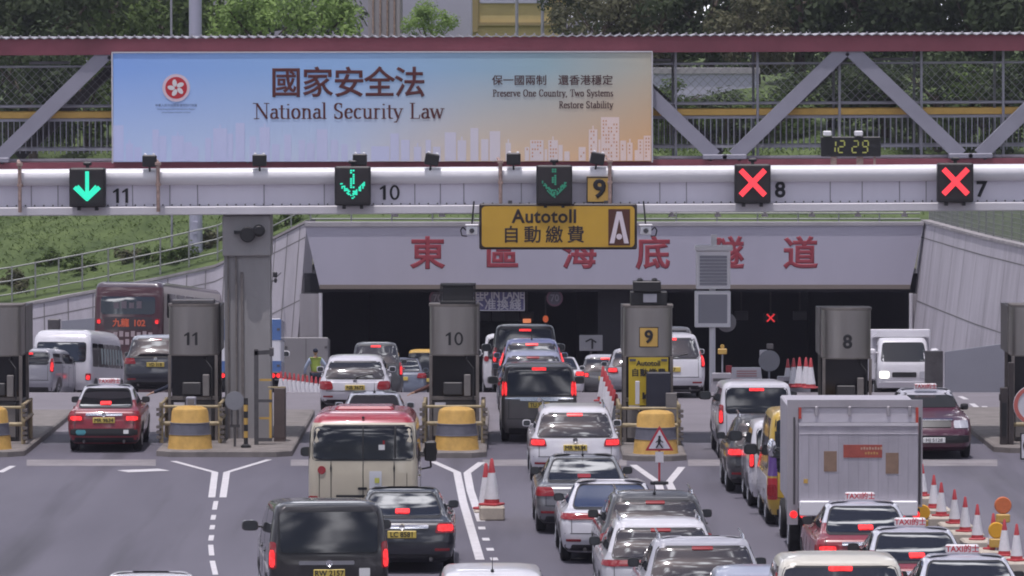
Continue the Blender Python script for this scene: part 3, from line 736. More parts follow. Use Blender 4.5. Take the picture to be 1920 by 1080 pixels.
for i, (px, py, l) in enumerate(((908, 594, 0), (935, 594, 0), (961, 594, 0), (988, 594, 'a'), (1390, 592, 0), (1445, 596, 'r'), (1500, 592, 0))):
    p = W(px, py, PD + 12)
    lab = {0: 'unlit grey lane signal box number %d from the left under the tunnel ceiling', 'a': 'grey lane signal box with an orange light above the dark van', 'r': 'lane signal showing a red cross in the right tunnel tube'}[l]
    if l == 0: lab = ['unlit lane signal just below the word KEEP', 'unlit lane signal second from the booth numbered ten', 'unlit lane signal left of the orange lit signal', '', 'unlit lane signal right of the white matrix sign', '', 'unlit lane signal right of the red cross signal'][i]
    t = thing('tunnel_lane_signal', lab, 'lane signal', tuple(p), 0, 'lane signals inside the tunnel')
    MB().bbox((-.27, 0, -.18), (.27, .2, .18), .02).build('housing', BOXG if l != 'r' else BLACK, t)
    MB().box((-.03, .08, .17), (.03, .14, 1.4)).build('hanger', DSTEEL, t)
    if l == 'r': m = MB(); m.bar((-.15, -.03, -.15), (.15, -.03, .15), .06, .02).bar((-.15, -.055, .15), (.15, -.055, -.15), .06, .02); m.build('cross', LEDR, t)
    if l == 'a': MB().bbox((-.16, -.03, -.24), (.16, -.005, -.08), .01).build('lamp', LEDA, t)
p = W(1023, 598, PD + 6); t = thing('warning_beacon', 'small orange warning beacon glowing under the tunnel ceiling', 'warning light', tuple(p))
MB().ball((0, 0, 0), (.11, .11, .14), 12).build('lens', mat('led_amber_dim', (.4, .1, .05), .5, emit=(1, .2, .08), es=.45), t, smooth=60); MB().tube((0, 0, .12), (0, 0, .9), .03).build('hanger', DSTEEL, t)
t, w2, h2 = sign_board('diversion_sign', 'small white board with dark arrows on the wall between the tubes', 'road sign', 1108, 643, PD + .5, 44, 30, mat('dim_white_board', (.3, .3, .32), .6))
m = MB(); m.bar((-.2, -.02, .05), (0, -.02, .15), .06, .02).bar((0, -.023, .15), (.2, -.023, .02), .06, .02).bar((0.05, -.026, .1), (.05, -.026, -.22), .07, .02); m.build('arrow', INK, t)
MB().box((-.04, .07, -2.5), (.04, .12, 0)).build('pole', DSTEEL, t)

# ------------------------------------------------------------------ wing walls
def joints(mb, path, zf, off, r=.018):
    pass
def wing(name, label, pts, lean, inside, m=CONC):
    """pts (x, y, ztop) along the top; the face leans out by lean metres over its height"""
    t = thing(name, label, 'retaining wall', (pts[0][0], pts[0][1], RD)); ox, oy, oz = pts[0][0], pts[0][1], RD
    N = 6; rows = []
    dense = []
    for a, b in zip(pts[:-1], pts[1:]):
        for k in range(N): u = k / N; dense.append([a[i] + (b[i] - a[i]) * u for i in range(3)])
    dense.append(list(pts[-1]))
    mb = MB(); G = MB(); g = MB(); zb = -9.0
    fr = []
    for i, p in enumerate(dense):
        q = dense[min(i + 1, len(dense) - 1)]; r = dense[max(i - 1, 0)]
        tx, ty = q[0] - r[0], q[1] - r[1]; l = math.hypot(tx, ty); nx, ny = ty / l * inside, -tx / l * inside
        fr.append((p, nx, ny))
    def pt(f, z, o=0.0):
        p, nx, ny = f; k = lean * (p[2] - z) / 6.0
        return (p[0] + nx * (k + o) - ox, p[1] + ny * (k + o) - oy, z - oz)
    n = len(fr)
    for f in fr:
        p = f[0]; mb.v += [pt(f, p[2]), pt(f, -1.0), pt(f, zb), pt(f, zb, -.9), pt(f, -1.0, -.6 ), pt(f, p[2], -.45)]
    for i in range(n - 1):
        for k in range(6): a_, b_ = i * 6 + k, i * 6 + (k + 1) % 6; mb.f.append((a_, b_, b_ + 6, a_ + 6)); mb.m.append(0)
    mb.f += [tuple(range(6)), tuple((n - 1) * 6 + k for k in range(5, -1, -1))]; mb.m += [0, 0]
    mb.build('wall', m, t)
    cp = MB()
    for i in range(n - 1):
        A, B_ = fr[i], fr[i + 1]
        vs = [pt(A, A[0][2] + .02, .05), pt(A, A[0][2] + .02, -.5), pt(A, A[0][2] + .12, -.5), pt(A, A[0][2] + .12, .05), pt(B_, B_[0][2] + .02, .05), pt(B_, B_[0][2] + .02, -.5), pt(B_, B_[0][2] + .12, -.5), pt(B_, B_[0][2] + .12, .05)]
        cp.add(vs, [(0, 1, 2, 3), (7, 6, 5, 4), (0, 4, 5, 1), (1, 5, 6, 2), (2, 6, 7, 3), (3, 7, 4, 0)])
    cp.build('coping', mat('stained_coping', (.3, .28, .29), .85, var=.3, scale=2), t)
    J = mat('wall_joint_grey', (.20, .19, .195), .9)  # grey of the joint lines on the wall face
    jm = MB()
    for dz in (.55, 2.9):
        for i in range(n - 1):
            A, B_ = fr[i], fr[i + 1]; z1, z2 = A[0][2] - dz, B_[0][2] - dz
            jm.add([pt(A, z1, .006), pt(B_, z2, .006), pt(B_, z2 + .045, .006), pt(A, z1 + .045, .006)], [(0, 1, 2, 3)])
    for i in range(1, n - 1, 2):
        A = fr[i]; x, y, z = pt(A, A[0][2] - .03, .007); x2, y2, z2 = pt(A, -3.5, .007)
        tx, ty = -A[2] * .022, A[1] * .022
        jm.add([(x - tx, y - ty, z), (x + tx, y + ty, z), (x2 + tx, y2 + ty, z2), (x2 - tx, y2 - ty, z2)], [(0, 1, 2, 3)])
    jm.build('joint', J, t)
    return t
CONCW = mat('weathered_wall', (.46, .435, .48), .85, var=.16, scale=1.2, streak=.12, bump=.05)
wing('retaining_wall', 'pale leaning concrete wing wall curving left from the tunnel portal', LW, .7, -1, CONCW)
wing('retaining_wall', 'pale leaning concrete wing wall right of the portal with diagonal joints', RW, .7, 1, CONCW)
# noise barrier panel on the right
t = thing('barrier_panel', 'smooth blue grey barrier panel with a sloping top beside the right wall', 'barrier', tuple(W(1840, 690, 168).xy) + (gz(168),))
zz = lambda py: W(1840, py, 168).z - gz(168)
MB().prism([(-1.15, -1.0), (1.6, -1.0), (1.6, zz(637)), (-1.15, zz(660))], 0, .12).build('panel', mat('bluegrey_panel', (.29, .3, .35), .6, var=.05, scale=.6), t)
MB().prism([(-1.75, -1.0), (-1.2, -1.0), (-1.2, zz(659)), (-1.75, zz(659))], .1, .5).build('end_box', DSTEEL, t)
t = thing('barrier_panel', 'blue grey boarded panel at the foot of the left wing wall', 'barrier', tuple(W(143, 640, 198).xy) + (gz(198),))
zz = lambda py: W(143, py, 198).z - gz(198)
MB().prism([(-.55, -1), (.9, -1), (.9, zz(595)), (-.55, zz(602))], 0, .1).build('panel', mat('bluegrey_panel', (.29, .3, .35)), t)
MB().bbox((-1.05, -.1, zz(628)), (-.6, .3, zz(598)), .03).build('cabinet', DSTEEL, t)
p = W(515, 520, 197); t = thing('wall_lamp', 'small dark lamp bracketed on the left wing wall', 'lamp', (p.x, p.y, p.z))
MB().bbox((-.06, -.1, 0), (.1, .1, .2), .02).bbox((-.02, -.1, -.2), (.08, .1, -.03), .02).build('lamp_body', BLACK, t); MB().tube((-.15, 0, -.15), (.1, 0, -.1), .02).tube((.05, .0, 0), (.05, 4.2, 0), .02).build('bracket', BLACK, t)

# ------------------------------------------------------------------ fences
def railfence(label, pts, hgt, rails, step, m, wirem=False):
    t = thing('railing_fence', label, 'fence', pts[0]); o = Vector(pts[0]); R = MB(); r = .03
    P = [Vector(p) for p in pts]
    for k in range(rails):
        z = hgt * (1 - k / rails) if rails > 1 else hgt
        for a, b in zip(P[:-1], P[1:]): R.tube(a - o + Vector((0, 0, z)), b - o + Vector((0, 0, z)), r, n=6)
    R.build('rail', m, t)
    for a, b in zip(P[:-1], P[1:]):
        n = max(1, int((b - a).length / step))
        for i in range(n):
            p = a + (b - a) * (i / n) - o
            MB().bbox((p.x - .03, p.y - .03, p.z - .3), (p.x + .03, p.y + .03, p.z + hgt + .04), .008).build('post', m, t)
    return t
FG = mat('galvanised_rail', (.26, .27, .26), .55, .3, var=.1, scale=3)
railfence('three rail grey fence running up behind the left wing wall', [(x, 204.6, z) for x, y, z in LW[::-1]], 1.55, 3, .78, FG)
railfence('low thin railing along the top of the tunnel portal', [(-7.6, 201.2, 3.05), (15.4, 201.2, 3.05)], .42, 2, 1.45, FG)
t = thing('mesh_fence', 'grey square mesh fence above the right wing wall', 'fence', (RW[0][0] + .3, RW[0][1], 3.2)); o = Vector((RW[0][0] + .3, RW[0][1], 3.2))
R = MB(); pp = [Vector((x + .3, y, 3.2)) for x, y, z in RW]
for k in range(9): 
    for a, b in zip(pp[:-1], pp[1:]): R.tube(a - o + Vector((0, 0, k * .16)), b - o + Vector((0, 0, k * .16)), .012, n=4)
for a, b in zip(pp[:-1], pp[1:]):
    for i in range(60):
        p = a + (b - a) * (i / 60) - o; R.tube((p.x, p.y, 0), (p.x, p.y, 1.3), .010, n=4)
R.build('mesh_panel', FG, t)
for a, b in zip(pp[:-1], pp[1:]):
    for i in range(5): p = a + (b - a) * (i / 5) - o; MB().tube((p.x, p.y, -.4), (p.x, p.y, 1.35), .035, n=8).build('post', FG, t)

# ------------------------------------------------------------------ trees
protos = {}
def tree(label, kind, x, y, top, rad, group='trees behind the footbridge', name='broadleaf_tree', base=None, tall=1.0):
    z0 = hill(x, y) - .2 if base is None else base; H_ = top - z0
    key = (kind, 'x')
    v = random.randrange(3)
    if (kind, v) not in protos:
        m = crown_mesh(kind * 10 + v, 1.0, 1.7, 4200, .062)
        me = m.build('crown', LEAFS[kind]); protos[(kind, v)] = me.data; bpy.data.objects.remove(me)
    t = thing(name, label, 'tree', (x, y, z0), random.uniform(0, 6.28), group)
    c = bpy.data.objects.new('crown', protos[(kind, v)]); S.collection.objects.link(c); c.parent = t
    ch = min(H_ * .95, rad * 1.9 * tall); c.scale = (rad, rad, ch / 1.9); c.location = (0, 0, H_ - ch * .47)
    tr = MB(); tr.tube((0, 0, 0), (rad * .05, 0, H_ * .6), rad * .085, rad * .05)
    for k in range(5):
        a = k * 1.3 + 1; tr.tube((rad * .04, 0, H_ * (.3 + .06 * k)), (cos(a) * rad * .6, sin(a) * rad * .6, H_ * (.62 + .05 * k)), rad * .035, rad * .01, n=6)
    tr.build('trunk', BARK, t, smooth=60)
    return t
random.seed(11)
# left group (x photo 0-400), bright round tree (400-700), small (800), right groups
TR = [(20, 232, 14.5, 3.6, 2, 'dark tree crown at the far end of the footbridge beside its red eave'), (110, 238, 15.0, 3.4, 2, 'dark broad tree behind the bridge left of the tall grey pole'),
      (205, 244, 14.6, 3.0, 1, 'mid green tree between the dark trees and the tall grey pole'), (300, 250, 14.8, 3.2, 1, 'lighter green tree just left of the tall grey pole'),
      (62, 222, 10.4, 2.6, 2, 'low dark tree seen through the bridge left of the banner'), (165, 226, 9.8, 2.4, 1, 'low green tree seen through the bridge touching the banner edge'),
      (-20, 226, 10.5, 2.8, 2, 'dark tree cut off by the frame beside the bridge end'),
      (478, 236, 12.2, 2.4, 0, 'bright green round tree above the banner, left half of the pair'), (602, 238, 12.4, 2.3, 0, 'bright green round tree above the banner beside the grey block'),
      (805, 232, 11.8, 1.15, 0, 'slender bright green tree in front of the lavender building'),
      (1060, 262, 14.0, 1.6, 2, 'dark leafy tree overlapping the right edge of the yellow building'), (1130, 246, 13.0, 2.3, 3, 'grey olive tree right of the yellow building'),
      (1235, 248, 13.6, 2.9, 3, 'olive tree above the right end of the banner'), (1330, 244, 13.8, 2.9, 2, 'dark green tree right of the olive tree'),
      (1420, 240, 12.4, 2.1, 3, 'pale olive shrub-like tree above the left truss apex'), (1500, 246, 15, 3.4, 2, 'tall dark tree left of the truss apex'),
      (1610, 244, 15, 3.4, 2, 'tall dark tree directly above the truss apex'), (1720, 242, 14.8, 3.3, 2, 'tall dark tree right of the truss apex'),
      (1830, 238, 14.5, 3.4, 2, 'tall dark tree above the lit red cross of lane seven'), (1930, 236, 14.8, 3.4, 2, 'dark tree cut off at the right end of the bridge'),
      (1260, 222, 8.4, 2.2, 1, 'low green tree seen through the mesh beside the banner'), (1360, 224, 7.9, 2.2, 2, 'low dark tree seen behind the left diagonal brace'),
      (1460, 222, 8.0, 2.2, 1, 'low green tree seen through the bridge above the clock'), (1560, 224, 9.0, 2.4, 2, 'dark tree seen through the bridge below the truss apex'),
      (1660, 222, 9.2, 2.4, 2, 'dark tree seen behind the right diagonal brace'), (1760, 220, 9.4, 2.4, 2, 'dark tree seen through the mesh right of the clock'),
      (1850, 218, 9.4, 2.4, 1, 'green tree seen through the last full mesh panel'), (1940, 216, 9.4, 2.4, 2, 'dark tree seen through the last mesh panel at the frame edge')]
for px, d, top, rad, k, lab in TR: tree(lab, k, (px - 960) * d / F, d, top, rad)
# backdrop: a wooded rise that reads as one mass
random.seed(5); mb = MB()
for k in range(60):
    x = -34 + k * 1.2 + random.uniform(-.5, .5); d = random.uniform(262, 292)
    if -9.6 < x < 3.8: continue
    t_ = 12.0 + random.uniform(-1, 2.5); r_ = random.uniform(2.2, 3.4)
    for q in range(600):
        u = Vector((random.gauss(0, 1), random.gauss(0, 1), random.gauss(0, 1))).normalized(); p = Vector((x, d, t_ - r_)) + Vector((u.x * r_, u.y * r_, u.z * r_ * 1.9)) * random.uniform(.75, 1.05)
        a = u.orthogonal().normalized(); b = u.cross(a); s_ = random.uniform(.15, .34)
        mb.add([p - a * s_, p + b * s_ * .6, p + a * s_, p - b * s_ * .6], [(0, 1, 2, 3)])
tag(mb.build('treeline', LEAFS[2]), 'dark wooded rise closing the view behind the toll plaza', 'trees', kind='stuff')
# ------------------------------------------------------------------ far buildings and poles
def building(label, px0, px1, top, d, m, rows_=3, cols=3, winm=None, pipes=0):
    x0, x1 = (px0 - 960) * d / F, (px1 - 960) * d / F; z0 = 5.0; zt = W(960, top, d).z
    t = thing('building', label, 'building', ((x0 + x1) / 2, d, z0)); hw = (x1 - x0) / 2
    MB().box((-hw, 0, 0), (hw, 8, zt - z0)).build('wall', m, t)
    MB().box((-hw - .1, -.1, zt - z0), (hw + .1, 8.1, zt - z0 + .25)).build('roof', CONC, t)
    for r in range(rows_):
        for c in range(cols):
            x = -hw + (c + .5) * 2 * hw / cols; z = (zt - z0) - 1.2 - r * 1.9
            f = MB().box((x - .42, -.05, z - .5), (x + .42, -.003, z + .5)).build('window', mat('window_frame', (.35, .35, .38), .5), t)
            MB().box((x - .34, -.065, z - .42), (x + .34, -.052, z + .42)).build('pane', winm or GLASSL, f)
    pm_ = MB()
    for k in range(pipes): x = -hw + .3 + k * (2 * hw - .6) / max(1, pipes - 1); pm_.tube((x, -.12, 0), (x, -.12, zt - z0), .06)
    if pipes: pm_.build('downpipe', RUST, t)
    return t
LAV = mat('lavender_wall', (.46, .45, .56), .8, var=.05, scale=.3); GRB = mat('greybrown_wall', (.36, .33, .36), .8, var=.1, scale=.5); YLB = mat('yellow_render', (.56, .44, .2), .8, var=.08, scale=.6)
building('grey brown block with rusty pipes beside the bright green tree', 690, 750, -40, 300, GRB, 0, 1, pipes=4)
building('smooth lavender grey block behind the slender tree', 752, 884, -60, 310, LAV, 0, 1)
t = building('yellow rendered building between the lavender block and dark tree', 886, 1062, -50, 296, YLB, 0, 3)
z5 = lambda py: W(960, py, 296).z - 5
MB().box((-2.2, -.12, z5(6)), (1.6, -.01, z5(-40))).build('white_band', LAV, t); MB().box((-2.61, -.2, z5(48)), (2.61, -.01, z5(42))).build('ledge', mat('dark_yellow_ledge', (.34, .26, .12), .8), t)
MB().box((-2.61, -.25, z5(60)), (-2.3, -.02, z5(-40))).build('pier', mat('dark_yellow_ledge', (.34, .26, .12)), t)
building('pale lavender block showing through the bridge mesh right of the banner', 1215, 1420, 138, 232, LAV, 0, 4)
def pole(label, px, d, r, top, m):
    z0 = hill((px - 960) * d / F, d) - .2; t = thing('tall_pole', label, 'pole', ((px - 960) * d / F, d, z0)); MB().tube((0, 0, 0), (0, 0, top - z0), r, r * .93, n=16).build('shaft', m, t, smooth=50)
    MB().lathe([(r * 1.7, 0), (r * 1.7, .1), (r * 1.1, .14), (r * 1.1, .3)], (0, 0, 0), 16).build('base_flange', m, t)
    MB().bbox((-r * .35, -r - .02, .9), (r * .35, -r + .06, 1.4), .01).build('access_door', m, t)
pole('thick lavender grey pole rising behind the banner left of the bright tree', 367, 206.2, .26, 14, mat('lavender_pole', (.4, .4, .5), .5))
pole('thin grey pole beside the thick lavender pole', 322, 207, .045, 14, GREYP)
pole('thin pole in front of the yellow building, left of two', 969, 290, .09, 16, GREYP)
pole('thin pole in front of the yellow building, right of two', 1017, 290, .09, 16, GREYP)

# ------------------------------------------------------------------ air
hz = MB().box((-1400, -70, -15.2), (1400, 2450, 60)).build('haze', None)
hz.data.materials.clear()
hm = bpy.data.materials.new('haze_air'); hm.use_nodes = True; hn = hm.node_tree; hn.nodes.clear()
vo = hn.nodes.new('ShaderNodeVolumePrincipled'); vo.inputs['Color'].default_value = (.80, .80, 1.0, 1); vo.inputs['Density'].default_value = 0.00015; vo.inputs['Anisotropy'].default_value = 0.0
ho = hn.nodes.new('ShaderNodeOutputMaterial'); hn.links.new(vo.outputs[0], ho.inputs['Volume'])
hz.data.materials.append(hm); tag(hz, 'thin pale summer haze over the toll plaza', 'haze', kind='stuff')
# ================================================================== FOOTBRIDGE
BD = F / 66.0
fb = thing('footbridge', 'covered footbridge with maroon eaves, grey diagonal braces and yellow handrail crossing over the lanes', 'footbridge', (0, BD, 0))
fb.rotation_euler[1] = -0.0045
bx_ = lambda px: (px - 960) / 66.0
bz_ = lambda py: CAMH - (py - YH) / 66.0
X0, X1 = -17.5, 17.5
MB().box((X0, -.30, 9.46), (X1, -.20, 9.92)).box((X0, 3.2, 9.46), (X1, 3.3, 9.92)).build('fascia', REDP, fb)
RF = mat('white_corrugated_sheet', (.46, .44, .48), .4, .2, var=.15, scale=3)
mb = MB(); n = 260
for k in range(n + 1):                                # corrugated sheet, pitch 0.24 m, both eaves to the ridge
    x = X0 + (X1 - X0) * k / n
    zz = 9.97 + (.055 if k % 2 else 0) 
    mb.v += [(x, -.42, zz - .04), (x, 1.5, zz - .03), (x, 3.42, zz - .04), (x, -.42, zz - .07), (x, 3.42, zz - .03)]
for k in range(n):
    a = k * 5; b = a + 5; mb.f += [(a, b, b + 1, a + 1), (a + 1, b + 1, b + 2, a + 2), (a, a + 3, b + 3, b), (a + 2, b + 2, b + 4, a + 4)]; mb.m += [0] * 4
mb.build('roof_sheet', RF, fb)
mb = MB()
for k in range(0, n, 2): x = X0 + (X1 - X0) * (k + 1) / n; mb.cbox((x, -.40, 10.0), (.05, .05, .04))
mb.build('roof_bolt', RF, fb)
MB().box((X0, -.19, 9.5), (X1, 3.19, 9.6)).build('roof_soffit', DSTEEL, fb)
MB().box((X0, -.25, 6.05), (X1, -.05, 6.42)).box((X0, 3.05, 6.05), (X1, 3.25, 6.42)).build('bottom_chord', REDP, fb)
MB().box((X0, -.02, 6.2), (X1, 3.02, 6.38)).build('deck', DSTEEL, fb)
MB().box((X0, -.14, 6.45), (X1, -.02, 6.52)).build('toe_rail', GREYP, fb)
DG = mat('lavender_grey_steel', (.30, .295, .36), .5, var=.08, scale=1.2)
for k in range(-1, 6):
    top = 210 + 460 * k; bot = 440 + 460 * k - 460
    for sgn, nm in ((1, 0), (-1, 0)):
        xt, xb = bx_(top + sgn * 5), bx_(top + sgn * 212)
        if xb < X0 + .3 or xb > X1 - .3: continue
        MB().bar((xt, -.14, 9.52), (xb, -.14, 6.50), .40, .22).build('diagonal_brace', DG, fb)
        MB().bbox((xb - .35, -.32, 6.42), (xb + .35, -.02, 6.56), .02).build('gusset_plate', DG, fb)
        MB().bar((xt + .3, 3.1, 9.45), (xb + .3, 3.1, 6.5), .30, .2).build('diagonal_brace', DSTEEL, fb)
for yy, m, nm in ((.12, YELP, 'front'), (2.88, YELP, 'back')):
    MB().bbox((X0, yy - .04, bz_(218)), (X1, yy + .04, bz_(206)), .01).build('handrail', m, fb)
    MB().box((X0, yy - .02, bz_(279)), (X1, yy + .02, bz_(274))).box((X0, yy - .02, bz_(224)), (X1, yy + .02, bz_(219.5))).build('lower_rail', GREYP, fb)
    bal = MB(); st = .165
    for k in range(int((X1 - X0) / st)): x = X0 + .08 + k * st; bal.tube((x, yy, bz_(284)), (x, yy, bz_(219)), .018, n=6, cap=False)
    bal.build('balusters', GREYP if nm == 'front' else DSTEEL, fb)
    for k in range(-6, 8):
        x = bx_(1423 + 153.5 * k)
        if X0 < x < X1: MB().bbox((x - .035, yy - .08, 6.38), (x + .035, yy - .03 + .05, 9.5), .01).build('post', GREYP, fb)
    MB().tube((X0, yy + .03, bz_(121)), (X1, yy + .03, bz_(121)), .03, n=8).tube((X0, yy + .03, bz_(196)), (X1, yy + .03, bz_(196)), .035, n=8).build('mesh_rail', GREYP, fb)
    if nm == 'front':
        net = MB(); z0, z1 = bz_(194), bz_(123); hh = z1 - z0; st = .24; x = X0
        while x < X1 - hh:
            net.tube((x, yy + .03, z0), (x + hh, yy + .03, z1), .0075, n=3, cap=False).tube((x + hh, yy + .045, z0), (x, yy + .045, z1), .0075, n=3, cap=False); x += st
        net.build('diamond_mesh', mat('mesh_wire', (.27, .27, .29), .6), fb)
for px in (55, 1190, 1650): MB().box((bx_(px) - .06, 1.2, 9.2), (bx_(px) + 1.1, 1.35, 9.28)).build('ceiling_lamp', GREYP, fb)

# ------------------------------------------------------------------ banner on the front of the bridge
BS = 66.0 / (1 - .5 * 66 / F); bnx = (717 - 960) / BS; bnd = BD - .5
bz = lambda py: CAMH - (py - YH) / BS
z0, z1 = bz(303), bz(99); bw, bh = 1009 / BS, z1 - z0
ban = thing('banner', 'long blue to orange banner with a red emblem reading National Security Law', 'banner', (bnx, bnd, z0)); ban.rotation_euler[1] = -.0015
m = mat('banner_print', (.4, .5, .7), .55, scale=.8, bump=.35); n_ = m.node_tree; b_ = n_.nodes['Principled BSDF']; t_ = n_.nodes.new('ShaderNodeTexCoord'); sx_ = n_.nodes.new('ShaderNodeSeparateXYZ'); n_.links.new(t_.outputs['Object'], sx_.inputs[0])
def mrange(src, a, b): 
    r = n_.nodes.new('ShaderNodeMapRange'); r.inputs[1].default_value = a; r.inputs[2].default_value = b; n_.links.new(src, r.inputs[0]); return r.outputs[0]
def crmp(src, stops):
    r = n_.nodes.new('ShaderNodeValToRGB'); e = r.color_ramp.elements
    for i, (p, c) in enumerate(stops):
        q = e[i] if i < 2 else e.new(p); q.position = p; q.color = (*c, 1)
    n_.links.new(src, r.inputs[0]); return r.outputs[0]
u = mrange(sx_.outputs[0], -bw / 2, bw / 2); v = mrange(sx_.outputs[2], 0, bh)
topc = crmp(u, [(0, (.28, .48, .95)), (.45, (.34, .55, .86)), (.8, (.36, .52, .58)), (1, (.55, .52, .42))])
botc = crmp(u, [(0, (.58, .72, .98)), (.42, (.64, .72, .88)), (.68, (.80, .64, .47)), (1, (.82, .46, .20))])
mi = n_.nodes.new('ShaderNodeMixRGB'); n_.links.new(mrange(v, .05, .85), mi.inputs[0]); n_.links.new(botc, mi.inputs[1]); n_.links.new(topc, mi.inputs[2]); n_.links.new(mi.outputs[0], b_.inputs['Base Color'])
MB().bbox((-bw / 2, 0, 0), (bw / 2, .12, bh), .01).build('panel', m, ban)
fr = MB().box((-bw / 2 - .03, -.03, bh + .002), (bw / 2 + .03, .14, bh + .04)).box((bw / 2 + .002, -.03, -.03), (bw / 2 + .04, .14, bh)).box((-bw / 2 - .04, -.03, -.03), (-bw / 2 - .002, .14, bh)); fr.build('frame', WHITEP, ban)
BX = lambda px: (px - 717) / BS
BZ = lambda py: (bz(py) - z0)
SKYL = mat('skyline_print', (.55, .6, .85), .6); n_ = SKYL.node_tree; b_ = n_.nodes['Principled BSDF']; t_ = n_.nodes.new('ShaderNodeTexCoord'); sx_ = n_.nodes.new('ShaderNodeSeparateXYZ'); n_.links.new(t_.outputs['Object'], sx_.inputs[0])
n_.links.new(crmp(mrange(sx_.outputs[0], -bw / 2, bw / 2), [(0, (.60, .66, .96)), (.5, (.62, .65, .86)), (.75, (.76, .69, .70)), (1, (.90, .70, .62))]), b_.inputs['Base Color'])
SK = [(212, 232, 234), (236, 250, 268), (252, 266, 275), (286, 298, 242), (299, 312, 254), (322, 345, 254), (346, 360, 266), (360, 372, 274), (385, 396, 258), (400, 426, 240), (427, 437, 250), (442, 459, 230), (468, 480, 255), (487, 506, 238), (510, 524, 270), (533, 546, 252), (560, 572, 262), (575, 590, 268), (594, 614, 242), (620, 634, 262), (640, 652, 270), (668, 676, 268), (696, 730, 274), (732, 748, 250), (752, 768, 262), (776, 790, 275), (798, 808, 262), (812, 826, 275), (834, 855, 248), (858, 874, 263), (882, 897, 240), (902, 916, 261), (918, 938, 246), (948, 958, 268), (984, 992, 276), (994, 1019, 263), (1021, 1026, 280), (1028, 1046, 263), (1047, 1055, 272), (1058, 1068, 284), (1085, 1098, 276), (1104, 1120, 243), (1122, 1126, 262), (1127, 1161, 220), (1163, 1174, 264), (1176, 1186, 268), (1190, 1196, 282), (1196, 1206, 262), (1207, 1220, 255)]
sk = MB(); wk = MB(); random.seed(2)
for i, (a, b, tp) in enumerate(SK):
    o = -.008 - (i % 3) * .002
    sk.box((BX(a), o, .02), (BX(b), o + .001, BZ(tp)))
    if i % 4 == 1: sk.box((BX((a + b) / 2) - .02, o, BZ(tp) + .002), (BX((a + b) / 2) + .02, o + .001, BZ(tp - 7)))
    if a > 970:
        z = .12
        while z < BZ(tp) - .08:
            x = BX(a) + .05
            while x < BX(b) - .07:
                if random.random() < .6: wk.box((x, o - .004, z), (x + .035, o - .003, z + .05))
                x += .075
            z += .1
sk.build('skyline', SKYL, ban); wk.build('skyline_windows', mat('orange_window_print', (.66, .33, .16), .6), ban)
BRN = mat('brown_red_print', (.10, .022, .022), .6); DBR = mat('dark_brown_print', (.08, .035, .035), .6); NAVY = mat('navy_small_print', (.06, .08, .2), .6)
for ch, px in zip('國家安全法', (537, 596, 655, 712, 769)):
    p = W(px, 157, bnd); text(ch, .90, (BX(px), -.014, BZ(158)), BRN, ban, 'character', off=.014, sx=1.0)
